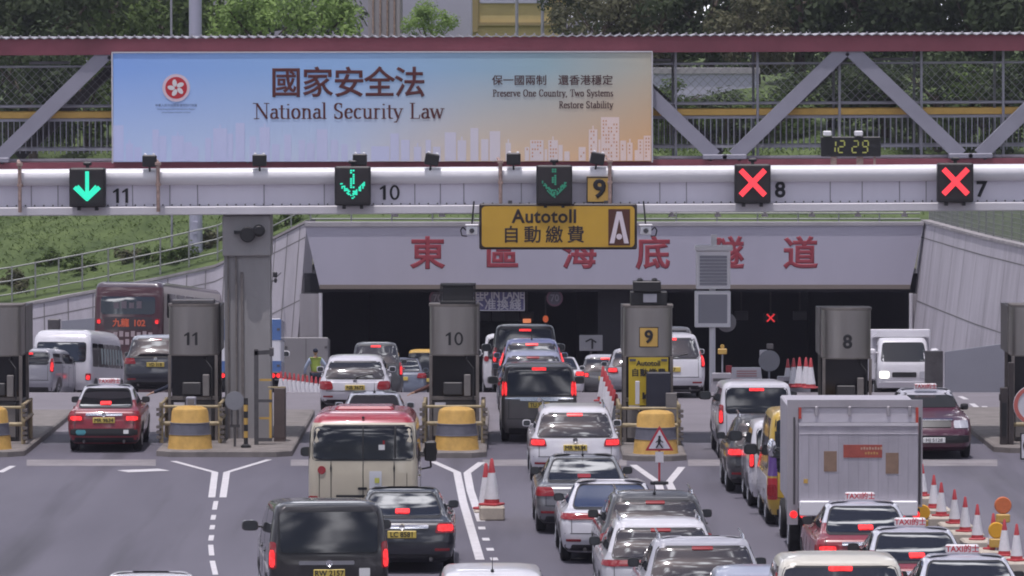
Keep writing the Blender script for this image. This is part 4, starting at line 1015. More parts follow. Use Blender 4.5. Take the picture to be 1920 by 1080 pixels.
# serif letters drawn with a broad nib
def arc(cx, cy, rx, ry, a0, a1, n=10): return [(cx + rx * cos(radians(a0 + (a1 - a0) * i / n)), cy + ry * sin(radians(a0 + (a1 - a0) * i / n))) for i in range(n + 1)]
T_, N_ = 'T', 'N'    # thin stroke or normal nib
def sf(x, y, w=.13): return ('T', [(x - w, y), (x + w, y)])
GL = {
 'N': (.86, [('T', [(.14, 0), (.14, 1)]), ('N', [(.14, 1), (.70, .03)]), ('T', [(.70, 0), (.70, 1)]), sf(.14, 0), sf(.08, 1), sf(.70, 1)]),
 'a': (.52, [('N', [(.40, .12), (.40, .46)] ), ('N', arc(.27, .46, .13, .19, 0, 150)), ('N', [(.40, .10), (.48, .02)]), ('N', arc(.24, .19, .15, .19, 60, 330))]),
 't': (.38, [('N', [(.17, .86), (.17, .12)]), ('N', arc(.27, .13, .10, .13, 180, 300, 5)), ('T', [(.03, .64), (.33, .64)])]),
 'i': (.30, [('N', [(.15, 0), (.15, .64)]), ('N', [(.15, .90), (.15, .93)]), sf(.15, 0, .11), ('T', [(.05, .64), (.15, .64)])]),
 'o': (.58, [('N', arc(.28, .33, .20, .33, 0, 360, 18))]),
 'n': (.62, [('N', [(.14, 0), (.14, .66)]), ('N', arc(.31, .44, .16, .21, 160, 0)), ('N', [(.47, .44), (.47, 0)]), sf(.14, 0, .11), sf(.47, 0, .11), ('T', [(.04, .64), (.14, .64)])]),
 'm': (.94, [('N', [(.14, 0), (.14, .66)]), ('N', arc(.30, .44, .16, .21, 160, 0)), ('N', [(.46, .44), (.46, 0)]), ('N', arc(.62, .44, .16, .21, 160, 0)), ('N', [(.78, .44), (.78, 0)]), sf(.14, 0, .1), sf(.46, 0, .1), sf(.78, 0, .1), ('T', [(.04, .64), (.14, .64)])]),
 'l': (.30, [('N', [(.15, 0), (.15, 1.04)]), sf(.15, 0, .11), ('T', [(.05, 1.04), (.15, 1.04)])]),
 'S': (.60, [('N', arc(.29, .76, .19, .24, 40, 250, 12)), ('N', [(.20, .56), (.36, .44)]), ('N', arc(.28, .24, .20, .25, 55, -150, 12)), ('T', [(.46, .98), (.46, .74)]), ('T', [(.09, .02), (.09, .28)])]),
 'e': (.52, [('N', arc(.27, .33, .19, .33, 20, 320, 16)), ('T', [(.09, .36), (.44, .40)])]),
 'c': (.50, [('N', arc(.27, .33, .19, .33, 50, 310, 14))]),
 'u': (.62, [('N', [(.14, .64), (.14, .20)]), ('N', arc(.29, .20, .15, .20, 180, 330)), ('N', [(.46, .64), (.46, 0)]), sf(.08, .64, .08), sf(.40, .64, .08), ('T', [(.46, 0), (.56, 0)])]),
 'r': (.44, [('N', [(.14, 0), (.14, .66)]), ('N', arc(.27, .46, .13, .19, 150, 50, 5)), sf(.14, 0, .11), ('T', [(.04, .64), (.14, .64)])]),
 'y': (.56, [('N', [(.08, .64), (.28, .04)]), ('T', [(.48, .64), (.28, .04), (.18, -.24)]), ('N', [(.17, -.22), (.10, -.24)]), sf(.08, .64, .1), sf(.46, .64, .09)]),
 'L': (.62, [('N', [(.16, 0), (.16, 1)]), ('T', [(.06, 0), (.54, 0)]), ('T', [(.54, 0), (.57, .22)]), sf(.16, 1, .13)]),
 'w': (.80, [('N', [(.08, .64), (.24, .02)]), ('T', [(.24, .02), (.40, .62)]), ('N', [(.40, .62), (.55, .02)]), ('T', [(.55, .02), (.72, .64)]), sf(.08, .64, .1), sf(.71, .64, .09)]),
 'P': (.62, [('N', [(.16, 0), (.16, 1)]), ('N', arc(.28, .74, .22, .25, 90, -90)), ('T', [(.06, 1), (.28, 1)]), ('T', [(.16, .49), (.28, .49)]), sf(.16, 0)]),
 'v': (.54, [('N', [(.08, .64), (.27, .02)]), ('T', [(.27, .02), (.46, .64)]), sf(.08, .64, .1), sf(.45, .64, .09)]),
 's': (.42, [('N', arc(.21, .49, .12, .15, 40, 240, 8)), ('N', [(.15, .38), (.26, .29)]), ('N', arc(.20, .16, .13, .16, 50, -150, 8))]),
 'O': (.78, [('N', arc(.38, .50, .29, .50, 0, 360, 20))]),
 'C': (.70, [('N', arc(.38, .50, .29, .50, 45, 315, 16)), ('T', [(.60, .96), (.60, .70)])]),
 'T': (.66, [('N', [(.33, 0), (.33, 1)]), ('T', [(.04, 1), (.62, 1)]), ('T', [(.04, 1), (.03, .78)]), ('T', [(.62, 1), (.63, .78)]), sf(.33, 0)]),
 'R': (.68, [('N', [(.16, 0), (.16, 1)]), ('N', arc(.28, .75, .20, .24, 90, -90)), ('T', [(.06, 1), (.28, 1)]), ('T', [(.16, .51), (.28, .51)]), ('N', [(.30, .50), (.60, 0)]), sf(.16, 0)]),
 'b': (.58, [('N', [(.14, 0), (.14, 1.04)]), ('N', arc(.29, .33, .18, .33, 130, -130)), ('T', [(.04, 1.04), (.14, 1.04)])]),
 ',': (.26, [('N', [(.12, .04), (.06, -.16)])]), ' ': (.36, [])}
def hull(P):
    P = sorted(set(P)); 
    def half(P):
        h = []
        for p in P:
            while len(h) > 1 and (h[-1][0] - h[-2][0]) * (p[1] - h[-2][1]) - (h[-1][1] - h[-2][1]) * (p[0] - h[-2][0]) <= 1e-12: h.pop()
            h.append(p)
        return h
    a = half(P); b = half(P[::-1]); return a[:-1] + b[:-1]
def serif(s_, xc, zb, capm, width, m, par, y=-.014, nib=.13, thin=.05, right=False):
    tot = sum(GL[c][0] for c in s_); k = width / tot; x = (xc - width) if right else xc - width / 2; mb = MB(); q = 0
    for c in s_:
        adv, st = GL[c]
        for kind, pl in st:
            wx, wz = (nib / 2 * .9, thin / 2) if kind == 'N' else (thin / 2, thin / 2)
            for a, b in zip(pl[:-1], pl[1:]):
                pts = [(p[0] + i * wx, p[1] + j * wz) for p in (a, b) for i in (-1, 1) for j in (-1, 1)]
                H_ = hull([(round(u_, 5), round(v_, 5)) for u_, v_ in pts]); q += 1
                mb.add([(x + u_ * k, y - (q % 7) * .0006, zb + v_ * capm) for u_, v_ in H_], [tuple(range(len(H_)))])
        x += adv * k
    return mb.build('lettering', m, par)
serif('National Security Law', BX(655), BZ(222), 28.5 / BS, 356 / BS, BRN, ban)
serif('Preserve One Country, Two Systems', BX(1150), BZ(181), 12.5 / BS, 226 / BS, DBR, ban, nib=.15, thin=.08, right=True)
serif('Restore Stability', BX(1150), BZ(203), 12.5 / BS, 102 / BS, DBR, ban, nib=.15, thin=.08, right=True)
text('保一國兩制　還香港穩定', .30, (BX(1036), -.014, BZ(152)), DBR, ban, off=.003, sx=1.04)
ex = BX(331); ez = BZ(164)
RED = mat('emblem_red', (.55, .03, .045), .6); PINK = mat('emblem_pale_ring', (.75, .6, .68), .6)
em = MB().lathe([(26 / BS, 0), (26 / BS, .002)], (ex, -.012, ez), 28, 'y').build('emblem', PINK, ban)
MB().lathe([(20.5 / BS, 0), (20.5 / BS, .002)], (ex, -.016, ez), 28, 'y').build('emblem_disc', RED, em)
pt_ = MB()
for k in range(5):
    a = radians(90 + 72 * k + 12); pl = []
    for i in range(10):
        t = i / 9 * 2 * pi; lx, ly = .55 + .42 * cos(t), .26 * sin(t) + .08 * sin(t / 2)
        r_ = 17 / BS; pl.append((ex + r_ * (lx * cos(a) - ly * sin(a)), ez + r_ * (lx * sin(a) + ly * cos(a))))
    pt_.prism(pl, -.020 - k * .0006, -.0185)
pt_.build('emblem_petals', mat('emblem_white', (.75, .73, .75), .6), em)
text('中華人民共和國香港特別行政區', .085, (ex, -.012, BZ(197)), NAVY, ban, sx=1.0)
text('Hong Kong Special Administrative Region', .062, (ex, -.012, BZ(204)), NAVY, ban, sx=1.02)
text("of the People's Republic of China", .06, (ex, -.012, BZ(210)), NAVY, ban, sx=1.0)

def numerals(s_, size, loc, par, name):
    if '1' not in s_: return text(s_, size * 1.04, loc, INK, par, name, off=.014)
    h = size * .70; w_ = size * .135; mb = MB(); x = -size * .30
    for c in s_:
        if c == '1':
            mb.prism([(x, -h / 2), (x + w_, -h / 2), (x + w_, h / 2), (x + w_ * .35, h / 2), (x - w_ * 1.1, h * .30), (x - w_ * 1.1, h * .18), (x, h * .27)], -.004, .0); x += size * .44
        else:
            o_ = [(x + size * .12 + size * .24 * cos(t * pi / 12), h * .515 * sin(t * pi / 12)) for t in range(24)]; i_ = [(x + size * .12 + size * .13 * cos(t * pi / 12), h * .38 * sin(t * pi / 12)) for t in range(24)]
            mb.add([(a, -.004, b) for a, b in o_ + i_], [(k, (k + 1) % 24, 24 + (k + 1) % 24, 24 + k) for k in range(24)])
    return mb.build(name, INK, par, loc=loc)
# ================================================================== GANTRY
GD = 128.0; GS = F / GD
gx = lambda px: (px - 960) / GS
gzv = lambda py: CAMH - (py - YH) / GS
gan = thing('sign_gantry', 'white overhead gantry with a round top tube spanning all lanes', 'gantry', (0, GD, 0)); gan.rotation_euler[1] = -.0052
GTIL = .0052
def gtilt(px): return gx(px) * GTIL
MB().tube((-13.4, .1, 6.51), (13.4, .1, 6.51), .2, n=24).build('top_tube', WHITEH, gan, smooth=50)
GP = mat('gantry_panel', (.74, .71, .80), .5, var=.06, scale=.8, streak=.3)
MB().box((-13.4, .16, 5.80), (13.4, 1.5, 6.33)).build('side_panel', GP, gan)
MB().bbox((-13.4, -.02, 5.59), (13.4, 1.6, 5.795), .02).build('bottom_flange', WHITEP, gan)
MB().box((-13.4, .3, 6.335), (13.4, 3.6, 6.6)).build('shade_slab', DSTEEL, gan)  # slab added out of view behind the tube to shade the lanes below
sm_ = MB(); bl = MB()
for px in (372, 497, 610, 780, 828, 872, 980, 1068, 1240, 1290, 1400, 1560, 1620, 1690, 1740, 60, 110, 250, 320): sm_.box((gx(px) - .012, .148, 5.81), (gx(px) + .012, .158, 6.32))
sm_.build('panel_joint', mat('panel_gap', (.34, .32, .36), .8), gan)
for k in range(120): x = -13.2 + k * .22; bl.cbox((x, .13, 5.83), (.03, .04, .035))
bl.build('bolt', DSTEEL, gan)
for px in (41, 300, 941, 1146):
    x = gx(px); MB().tube((x, -.2, gzv(393)), (x, -.2, gzv(302)), .045, n=8).path([(x, -.2, gzv(304)), (x - .06, .1, gzv(297)), (x, .3, gzv(305))], .04).bbox((x - .07, -.26, gzv(306)), (x + .07, -.1, gzv(300)), .01).bbox((x - .06, -.24, gzv(345)), (x + .06, .1, gzv(340)), .01).build('rusty_conduit', RUST, gan)
for n_, px, py in (('11', 231, 367), ('10', 732, 361), ('8', 1466, 357), ('7', 1844, 356)):
    numerals(n_, .50, (gx(px), .14, gzv(py) - gtilt(px)), gan, 'lane_number')
# column
cx0, cx1 = gx(420), gx(506)
MB().box((cx0, .35, .1), (cx1, 1.35, 5.585)).build('column', mat('column_steel', (.29, .28, .285), .6, .0, var=.12, scale=1.5, streak=.3), gan)
MB().box((cx0 + .40, .30, .1), (cx0 + .46, .345, 4.2)).box((cx0 + .08, .30, .1), (cx0 + .12, .345, 5.5)).box((cx0 + .27, .28, .1), (cx0 + .31, .345, 5.0)).build('column_conduit', mat('grey_conduit', (.17, .15, .145), .7, var=.3, scale=5), gan)
MB().bbox((cx0 - .03, .22, gzv(478)), (cx1 + .03, 1.45, gzv(402)), .02).build('column_collar', mat('column_steel', (.25, .235, .225)), gan)
p = MB(); xx = gx(466)
p.lathe([(.17, -.05), (.19, -.16), (.16, -.2)], (xx, .2, gzv(437)), 16, 'y').lathe([(.13, -.05), (.15, -.14), (.1, -.18)], (gx(487), .2, gzv(430)), 16, 'y'); p.box((gx(440), .1, gzv(436)), (gx(490), .2, gzv(430)))
p.build('loudspeaker', BLACK, gan)
# hanging lamps under the gantry
for px in (739, 828, 1262, 1349, 1438, 1527, 1614, 1702):
    t = thing('gantry_downlight', 'small white lamp under the gantry %s' % {739: 'above the first red tunnel character', 828: 'between the first two red tunnel characters', 1262: 'above the fourth red tunnel character', 1349: 'above the white louvred display', 1438: 'third left of the wing wall lamp', 1527: 'second left of the wing wall lamp', 1614: 'next to the wing wall lamp', 1702: 'right beside the wing wall'}[px], 'lamp', (gx(px), GD + 1.0, gzv(404)), 0, 'small lamps under the gantry')
    MB().lathe([(.02, .1), (.03, .04), (.09, -.04), (.08, -.06)], (0, 0, 0), 12).build('lamp_shade', WHITEH, t); MB().tube((0, 0, .08), (0, 0, .16), .015).build('stem', GREYP, t)
# lane signals
GRN = mat('led_green', (.02, .3, .2), .5, emit=(.03, .85, .55), es=1.1); GRD = mat('led_green_dim', (.03, .12, .08), .5, emit=(.03, .38, .24), es=.42)
REDL = mat('led_red_cross', (.4, .02, .03), .5, emit=(1.0, .06, .08), es=1.25)
for px, py, kind, lab in ((166, 350, 'g', 'black lane signal with a bright green down arrow beside the number eleven'), (662, 347, 'h', 'black lane signal with a broken green arrow beside the number ten'), (1039, 345, 'd', 'black lane signal with a dim green arrow beside the yellow nine plate'),
                          (1410, 343, 'x', 'black lane signal with a red cross beside the number eight'), (1789, 341, 'x', 'black lane signal with a red cross beside the number seven')):
    t = thing('lane_signal', lab, 'lane signal', (gx(px), GD - .42, gzv(py)), 0, 'lane control signals on the gantry')
    MB().bbox((-.43, 0, -.48), (.43, .35, .46), .03).build('housing', mat('signal_housing', (.022, .02, .022), .5), t)
    MB().bbox((-.38, -.01, -.40), (.38, -.002, .42), .002).build('screen', mat('signal_screen', (.03, .026, .028), .35), t)
    MB().box((-.25, .1, -.56), (-.17, .3, -.481)).box((.17, .1, -.56), (.25, .3, -.481)).box((-.04, .1, .461), (.04, .2, .58)).bbox((-.1, .05, .52), (.1, .2, .6), .02).build('bracket', BLACK, t)
    a = MB()
    if kind == 'x':
        a.bar((-.29, -.02, -.28), (.29, -.02, .32), .13, .014).bar((-.29, -.038, .32), (.29, -.038, -.28), .13, .014); a.build('red_cross', REDL, t)
    else:
        if kind == 'g':
            a.box((-.045, -.03, -.2), (.045, -.014, .38)).bar((-.30, -.05, -.0), (.02, -.05, -.30), .10, .014).bar((.30, -.07, -.0), (-.02, -.07, -.30), .10, .014).bar((-.22, -.09, .04), (.0, -.09, -.2), .05, .01).bar((.22, -.11, .04), (.0, -.11, -.2), .05, .01)
        else:
            random.seed(px)
            for i in range(11):
                for j in range(2):
                    if random.random() < .72: a.cbox((-.035 + j * .06, -.02, .36 - i * .05), (.045, .012, .04))
            for i in range(10):
                for j in range(4):
                    for sg in (-1, 1):
                        if random.random() < .66: a.cbox((sg * (.28 - i * .030), -.02, -.0 - i * .030 + j * .035 - .03), (.034, .012, .03))
        a.build('green_arrow', GRN if kind != 'd' else GRD, t)
# yellow nine
t = thing('lane_number_plate', 'square yellow plate with a black nine on the gantry', 'sign', (gx(1124), GD - .12, gzv(355)), 0)
MB().bbox((-.31, 0, -.32), (.31, .04, .31), .01).build('plate', YELP, t)
MB().box((-.31, -.006, .28), (.31, -.001, .31)).box((-.31, -.006, -.32), (.31, -.001, -.29)).box((-.31, -.006, -.289), (-.285, -.001, .279)).box((.285, -.006, -.289), (.31, -.001, .279)).build('border', INK, t)
text('9', .60, (0, -.01, -.0), INK, t, 'numeral', off=.02, sx=1.05)
# autotoll sign
AX, AY = (1046.5 - 960) / 78.3, GD - .3
t = thing('autotoll_sign', 'big yellow Autotoll sign with black lettering hanging below the gantry', 'sign', (AX, AY, gzv(424)))
MB().bbox((-1.89, 0, -.55), (1.89, .1, .55), .03).build('board', mat('sign_black', (.03, .02, .02), .5), t)
YS = mat('sign_yellow', (.56, .335, .04), .5, var=.04, scale=2)
def rr(w2, h2, r, n=6):
    P = []
    for cx, cz, a0 in ((w2 - r, h2 - r, 0), (-w2 + r, h2 - r, 90), (-w2 + r, -h2 + r, 180), (w2 - r, -h2 + r, 270)):
        P += [(cx + r * cos(radians(a0 + 90 * i / n)), cz + r * sin(radians(a0 + 90 * i / n))) for i in range(n + 1)]
    return P
MB().prism(rr(1.83, .49, .1), -.012, -.001).build('face', YS, t)
text('Autotoll', .45, ((1021 - 1046.5) / 78.3, -.018, .235), mat('sign_black', (.03, .02, .02)), t, off=.012, sx=.96, sp=1.06)
text('自動繳費', .43, ((1019 - 1046.5) / 78.3, -.018, -.215), mat('sign_black', (.03, .02, .02)), t, off=.006, sx=1.0, sp=1.40)
lx = (1161 - 1046.5) / 78.3
lg = MB().box((lx - .26, -.02, -.45), (lx + .26, -.013, .42)).build('logo_panel', mat('logo_brown', (.09, .03, .02), .5), t)
am = MB(); am.prism([(lx - .23, -.40), (lx - .12, -.40), (lx, .18), (lx + .12, -.40), (lx + .23, -.40), (lx + .06, .36), (lx - .06, .36)], -.028, -.022); am.lathe([(.07, 0), (.07, .006)], (lx, -.028, -.24), 16, 'y'); am.build('logo_letter', mat('logo_white', (.7, .62, .68), .5), lg)
MB().box((-1.2, .1, .3), (-1.1, .25, .62)).box((1.1, .1, .3), (1.2, .25, .62)).build('bracket', DSTEEL, t)
for px, lab in ((885, 'white toll camera left of the yellow Autotoll sign'), (1210, 'white toll camera right of the yellow Autotoll sign')):
    t = thing('toll_camera', lab, 'camera', (gx(px), GD - .3, gzv(431)), 0, 'cameras beside the Autotoll sign')
    MB().bbox((-.13, -.3, -.1), (.13, .12, .12), .02).bbox((-.16, -.34, .121), (.16, .14, .15), .01).build('housing', WHITEH, t)
    sg = -1 if px < 1000 else 1
    MB().path([(sg * .14, 0, 0), (sg * .22, 0, .08), (sg * .27, 0, 0), (sg * .24, 0, -.13), (sg * .12, 0, -.14)], .016).build('cable', BLACK, t)
    MB().tube((0, 0, .15), (-sg * .05, 0, .7), .02).build('arm', BLACK, t)
    MB().lathe([(.05, 0), (.06, -.03), (.05, -.04)], (0, -.3, 0), 12, 'y').build('lens', GLASS, t)
# flood lights along the gantry top
for i, (px, tilt, lab) in enumerate(((281, 0, 'floodlight below the red emblem of the banner'), (487, 0, 'floodlight below the first letters of the big banner title'), (675, 0, 'floodlight just above the lane ten signal'), (810, 1, 'tilted floodlight below the end of the banner title'), (963, 0, 'floodlight left of the lane nine signal'), (1120, 1, 'tilted floodlight above the yellow nine plate'))):
    t = thing('floodlight', 'small black ' + lab, 'floodlight', (gx(px), GD - .1, gzv(298) + gtilt(px)), 0, 'floodlights under the banner'); t.rotation_euler[1] = .18 * tilt
    MB().bbox((-.17, -.08, -.14), (.17, .10, .14), .02).build('housing', BLACK, t)
    MB().box((-.14, -.06, .142), (.14, .08, .15)).build('lens', HEAD, t)
    for sg in (-1, 1): MB().ball((sg * .1, .0, .165), (.035, .05, .02), 8).build('lamp_cap', WHITEH, t, smooth=60)
    MB().tube((0, .02, -.14), (0, .08, -.3), .025).build('bracket', BLACK, t)
# clock
t = thing('digital_clock', 'black digital clock reading 12 29 with olive digits above the gantry', 'clock', (gx(1596), GD + .1, gzv(275)))
MB().bbox((-.72, 0, -.24), (.72, .2, .24), .02).build('housing', BLACK, t)
DG_ = mat('clock_digits', (.35, .36, .1), .5, emit=(.5, .5, .12), es=.22)
seg = {'1': 'bc', '2': 'abged', '9': 'abcdfg'}; SG_ = {'a': (.0, .14, .1, .03), 'g': (0, 0, .1, .03), 'd': (0, -.14, .1, .03), 'b': (.065, .07, .03, .1), 'c': (.065, -.07, .03, .1), 'f': (-.065, .07, .03, .1), 'e': (-.065, -.07, .03, .1)}
dg = MB()
for ch, x in (('1', -.44), ('2', -.23), ('2', .10), ('9', .34)):
    for s_ in seg[ch]:
        a, b, c, d_ = SG_[s_]; dg.cbox((x + a + b * .12, -.01, b), (c, .01, d_))
dg.build('digits', DG_, t)
for sg in (-.55, .2):
    MB().bbox((sg - .1 - .02, -.1, .26), (sg + .08, .12, .38), .02).build('lamp', WHITEH, t)
MB().box((-.48, .05, -.55), (-.34, .15, -.242)).box((.14, .05, -.55), (.30, .15, -.242)).box((.55, .05, -.55), (.6, .15, -.242)).build('bracket', RUST, t)

# ================================================================== TOLL BOOTHS, ISLANDS, BOLLARDS
def island(x0, x1, ynear, yfar):
    r = .35; P = [(x0, ynear + r), (x0 + r, ynear), (x1 - r, ynear), (x1, ynear + r), (x1, yfar), (x0, yfar)]
    mb = MB(); n = len(P)
    mb.v = [(x, y, -.05) for x, y in P] + [(x, y, .12) for x, y in P] + [(x + (.04 if x < (x0 + x1) / 2 else -.04), y + (.04 if y < ynear + .4 else -.04), .15) for x, y in P]
    mb.f = [(i, (i + 1) % n, n + (i + 1) % n, n + i) for i in range(n)] + [(n + i, n + (i + 1) % n, 2 * n + (i + 1) % n, 2 * n + i) for i in range(n)] + [tuple(range(2 * n, 3 * n))]
    mb.m = [0] * len(mb.f); tag(mb.build('traffic_island', KERB), kind='structure')
def drum(mb, w2, z0, z1, bulge=.34, y1=1.1, n=12):
    P = [(w2 * sin(-pi / 2 + pi * i / n), bulge - bulge * cos(-pi / 2 + pi * i / n)) for i in range(n + 1)] + [(w2, y1), (-w2, y1)]
    m = len(P); o = len(mb.v)
    mb.add([(x, y, z0) for x, y in P] + [(x, y, z1) for x, y in P], [tuple(range(m)), tuple(range(2 * m - 1, m - 1, -1))] + [(i, (i + 1) % m, m + (i + 1) % m, m + i) for i in range(m)])
TRIM = mat('booth_trim', (.17, .15, .14), .55, .1, var=.2, scale=4); BGL = mat('booth_glass', (.018, .018, .02), .12)
BBODY = mat('booth_body', (.2, .185, .18), .6, .1, var=.15, scale=2)
def booth(num, px, s, label, dark=False):
    d = F / s; x = (px - 960) / s; t = thing('toll_booth', label, 'toll booth', (x, d, 0), 0, 'toll booths in a row')
    m = MB(); drum(m, .58, 2.22, 3.36); m.build('drum', STEEL, t, smooth=40)
    m = MB(); drum(m, .605, 3.36, 3.42, .36, 1.15); drum(m, .59, 2.19, 2.219, .35, 1.12); m.build('rim', TRIM, t, smooth=40)
    if num and num != '9': numerals(num, .44, (0, -.012, 2.60), t, 'booth_number')
    for sg in (-1, 1):
        MB().box((sg * .56 - .035, .12, .15), (sg * .56 + .035, .22, 2.19)).box((sg * .56 - .035, 1.9, .15), (sg * .56 + .035, 2.0, 2.3)).build('corner_post', TRIM, t)
    MB().box((-.6, 1.16, 2.22), (.6, 3.0, 3.34)).build('rear_canopy', BBODY, t)
    MB().box((-.54, 1.98, .15), (.54, 2.05, 2.2)).build('back_wall', DARK, t)
    MB().box((-.52, .42, 1.2), (.52, .46, 2.18)).build('windscreen', BGL, t)
    MB().box((-.56, .16, 1.12), (.56, .40, 1.2)).build('counter', TRIM, t)
    MB().bbox((-.54, .18, .15), (.54, 1.9, 1.11), .02).build('lower_body', mat('booth_lower', (.06, .055, .055), .6, var=.3, scale=4), t)
    MB().bbox((-.25, .05, 1.25), (.2, .19, 1.55), .02).build('toll_terminal', mat('terminal_dark', (.05, .048, .05), .5), t)
    q = MB()
    for k in range(3): q.bbox((-.5 + k * .36, .10, .25 + .1 * (k % 2)), (-.24 + k * .36, .175, .95 - .12 * (k % 2)), .01)
    q.build('access_panel', BBODY, t)
    MB().bbox((.24, .02, 1.22), (.40, .16, 1.74), .015).build('card_reader', BBODY, t)
    MB().tube((.46, .0, .2), (.46, .0, 1.9), .018, n=6).path([(.46, 0, 1.9), (.3, .1, 2.1), (.3, .3, 2.18)], .014, n=5).build('cable', BLACK, t)
    MB().box((-.46, .165, .9), (-.2, .174, 1.06)).build('notice_plate', WHITEP, t)
    # guard rails round the booth
    for sg in (-1, 1):
        g = MB(); X_ = sg * .70
        g.tube((X_, -.75, .15), (X_, -.75, 1.12), .05).tube((X_, 1.2, .15), (X_, 1.2, 1.12), .05).tube((X_ + sg * .02, -.9, .72), (X_ + sg * .02, 1.4, .72), .045).tube((X_, -.9, 1.08), (X_, 1.4, 1.08), .04)
        g.build('side_guard', CREAMP, t, smooth=50)
        k = MB()
        for z in (.3, .42, .54, .84, .96): k.cbox((X_ + sg * .05, -.8, z), (.12, .2, .07))
        k.build('rubber_fender', TRIM, t)
    MB().tube((-.7, -.75, .62), (.7, -.75, .62), .05).tube((-.7, -.72, 1.02), (.7, -.72, 1.02), .035).build('front_rail', CREAMP, t, smooth=50)
    return t
def bollard(px, s, label):
    d = F / s; t = thing('crash_bollard', label, 'bollard', ((px - 960) / s, d, .15), 0, 'yellow crash bollards before the booths')
    YB = mat('bollard_yellow', (.56, .34, .09), .6, var=.2, scale=4); GB = mat('bollard_grey_band', (.12, .12, .15), .6, var=.15, scale=4)
    prof = [(.53, 0), (.52, .03), (.49, .33), (.485, .34), (.455, .60), (.45, .61), (.43, .86), (.40, .93), (.30, .98), (.12, 1.0), (.01, 1.005)]
    m = MB(); m.lathe(prof[:3], (0, 0, 0), 28, mi=0); m.lathe(prof[3:5], (0, 0, 0), 28, mi=1); m.lathe([(.455, .601)] + prof[5:], (0, 0, 0), 28, mi=0)
    m.build('drum', [YB, GB], t, smooth=35)
    MB().lathe([(.492, .325), (.5, .33), (.5, .345), (.488, .35)], (0, 0, 0), 28).lathe([(.462, .592), (.468, .597), (.466, .61), (.456, .615)], (0, 0, 0), 28).build('band_edge', mat('bollard_grey_band', (.12, .12, .15)), t)
    return t
IX = lambda px, s=80.4: (px - 960) / s
island(IX(-60), IX(42), 124.3, 139); island(IX(290), IX(546), 124.3, 139); island(IX(787), IX(912), 124.0, 139); island(IX(1168, 81), IX(1288, 81), 123.0, 139)
island(IX(1535, 80), IX(1650, 80), 123.5, 139); island(IX(1872, 80), IX(2010, 80), 125.6, 140)
b12 = booth('', -8, 78.6, 'toll booth cut off at the frame beside the red taxi')
b11 = booth('11', 360, 78.4, 'toll booth numbered 11 beside the gantry column')
b10 = booth('10', 851, 78.4, 'toll booth numbered 10 with a dark frame box on its roof')
b9 = booth('9', 1216, 78.8, 'toll booth with a yellow number 9 plate and Autotoll board')
b8 = booth('8', 1590, 78.0, 'toll booth numbered 8 behind the box truck')
b7 = booth('', 1946, 78.6, 'toll booth at the frame edge behind the red ringed sign')
b8.location.z -= .12
MB().bbox((-.33, .1, 3.42), (.52, .9, 3.50), .01).box((-.33, .1, 3.86), (.52, .9, 3.9)).box((-.33, .12, 3.5), (-.29, .16, 3.86)).box((.48, .12, 3.5), (.52, .16, 3.86)).box((-.28, .14, 3.5), (.47, .6, 3.85)).build('roof_box', DARK, b10)
MB().bbox((-.5, .2, 3.42), (.5, .9, 3.52), .01).build('roof_box', DSTEEL, b11)
MB().bbox((-.42, .1, 3.42), (.45, .9, 3.74), .01).bbox((-.36, .0, 3.75), (.3, .7, 4.0), .02).ball((-.2, .2, 4.02), (.08, .1, .06), 8).ball((.15, .2, 4.02), (.08, .1, .06), 8).build('roof_box', BLACK, b9)
MB().box((-.12, .02, 3.5), (.2, .095, 3.7)).build('roof_lamp', GREYP, b9)
nn = MB().box((-.20, -.02, 2.45), (.22, -.006, 2.89)).build('number_plate', YELP, b9); MB().box((-.22, -.012, 2.43), (.24, -.004, 2.91)).build('plate_border', INK, nn)
text('9', .42, (.01, -.03, 2.67), INK, b9, 'booth_number', off=.014)
yb = MB().box((-.47, -.10, 1.05), (.47, -.07, 2.19)).build('autotoll_board', mat('board_yellow', (.55, .40, .03), .5), b9)
text('Autotoll', .17, (0, -.108, 2.05), INK, yb, off=.006); text('自動繳費', .20, (0, -.108, 1.82), INK, yb, off=.005, sp=1.1)
MB().bar((.1, -.11, 1.45), (-.1, -.11, 1.25), .05, .01).bar((-.12, -.113, 1.36), (-.12, -.113, 1.2), .05, .01).bar((-.14, -.116, 1.23), (.02, -.116, 1.23), .05, .01).build('arrow', INK, yb)
MB().box((-.45, -.115, 2.1), (-.3, -.104, 2.16)).box((.3, -.115, 2.1), (.45, -.104, 2.16)).build('board_clip', DSTEEL, yb)
MB().bbox((-.06, -.55, .9), (.52, -.15, 1.86), .02).build('equipment_cabinet', mat('navy_cabinet', (.018, .02, .035), .5), b9)
MB().bbox((.40, -.75, .7), (.66, -.56, 1.38), .01).build('grey_box', BBODY, b9); MB().bbox((-.32, -.5, 1.1), (-.22, -.4, 1.65), .01).build('white_post_box', WHITEP, b9)
for px, s, l in ((355, 79.9, 'clean yellow bollard with a grey band before booth 11'), (856, 80.1, 'scuffed yellow bollard with a grey band before booth 10'), (1230, 80.9, 'yellow bollard behind the triangular pedestrian sign'), (-22, 80.0, 'yellow bollard cut off at the frame before the far booth')): bollard(px, s, l)
bollard(1592, 80.0, 'yellow bollard hidden behind the box truck')
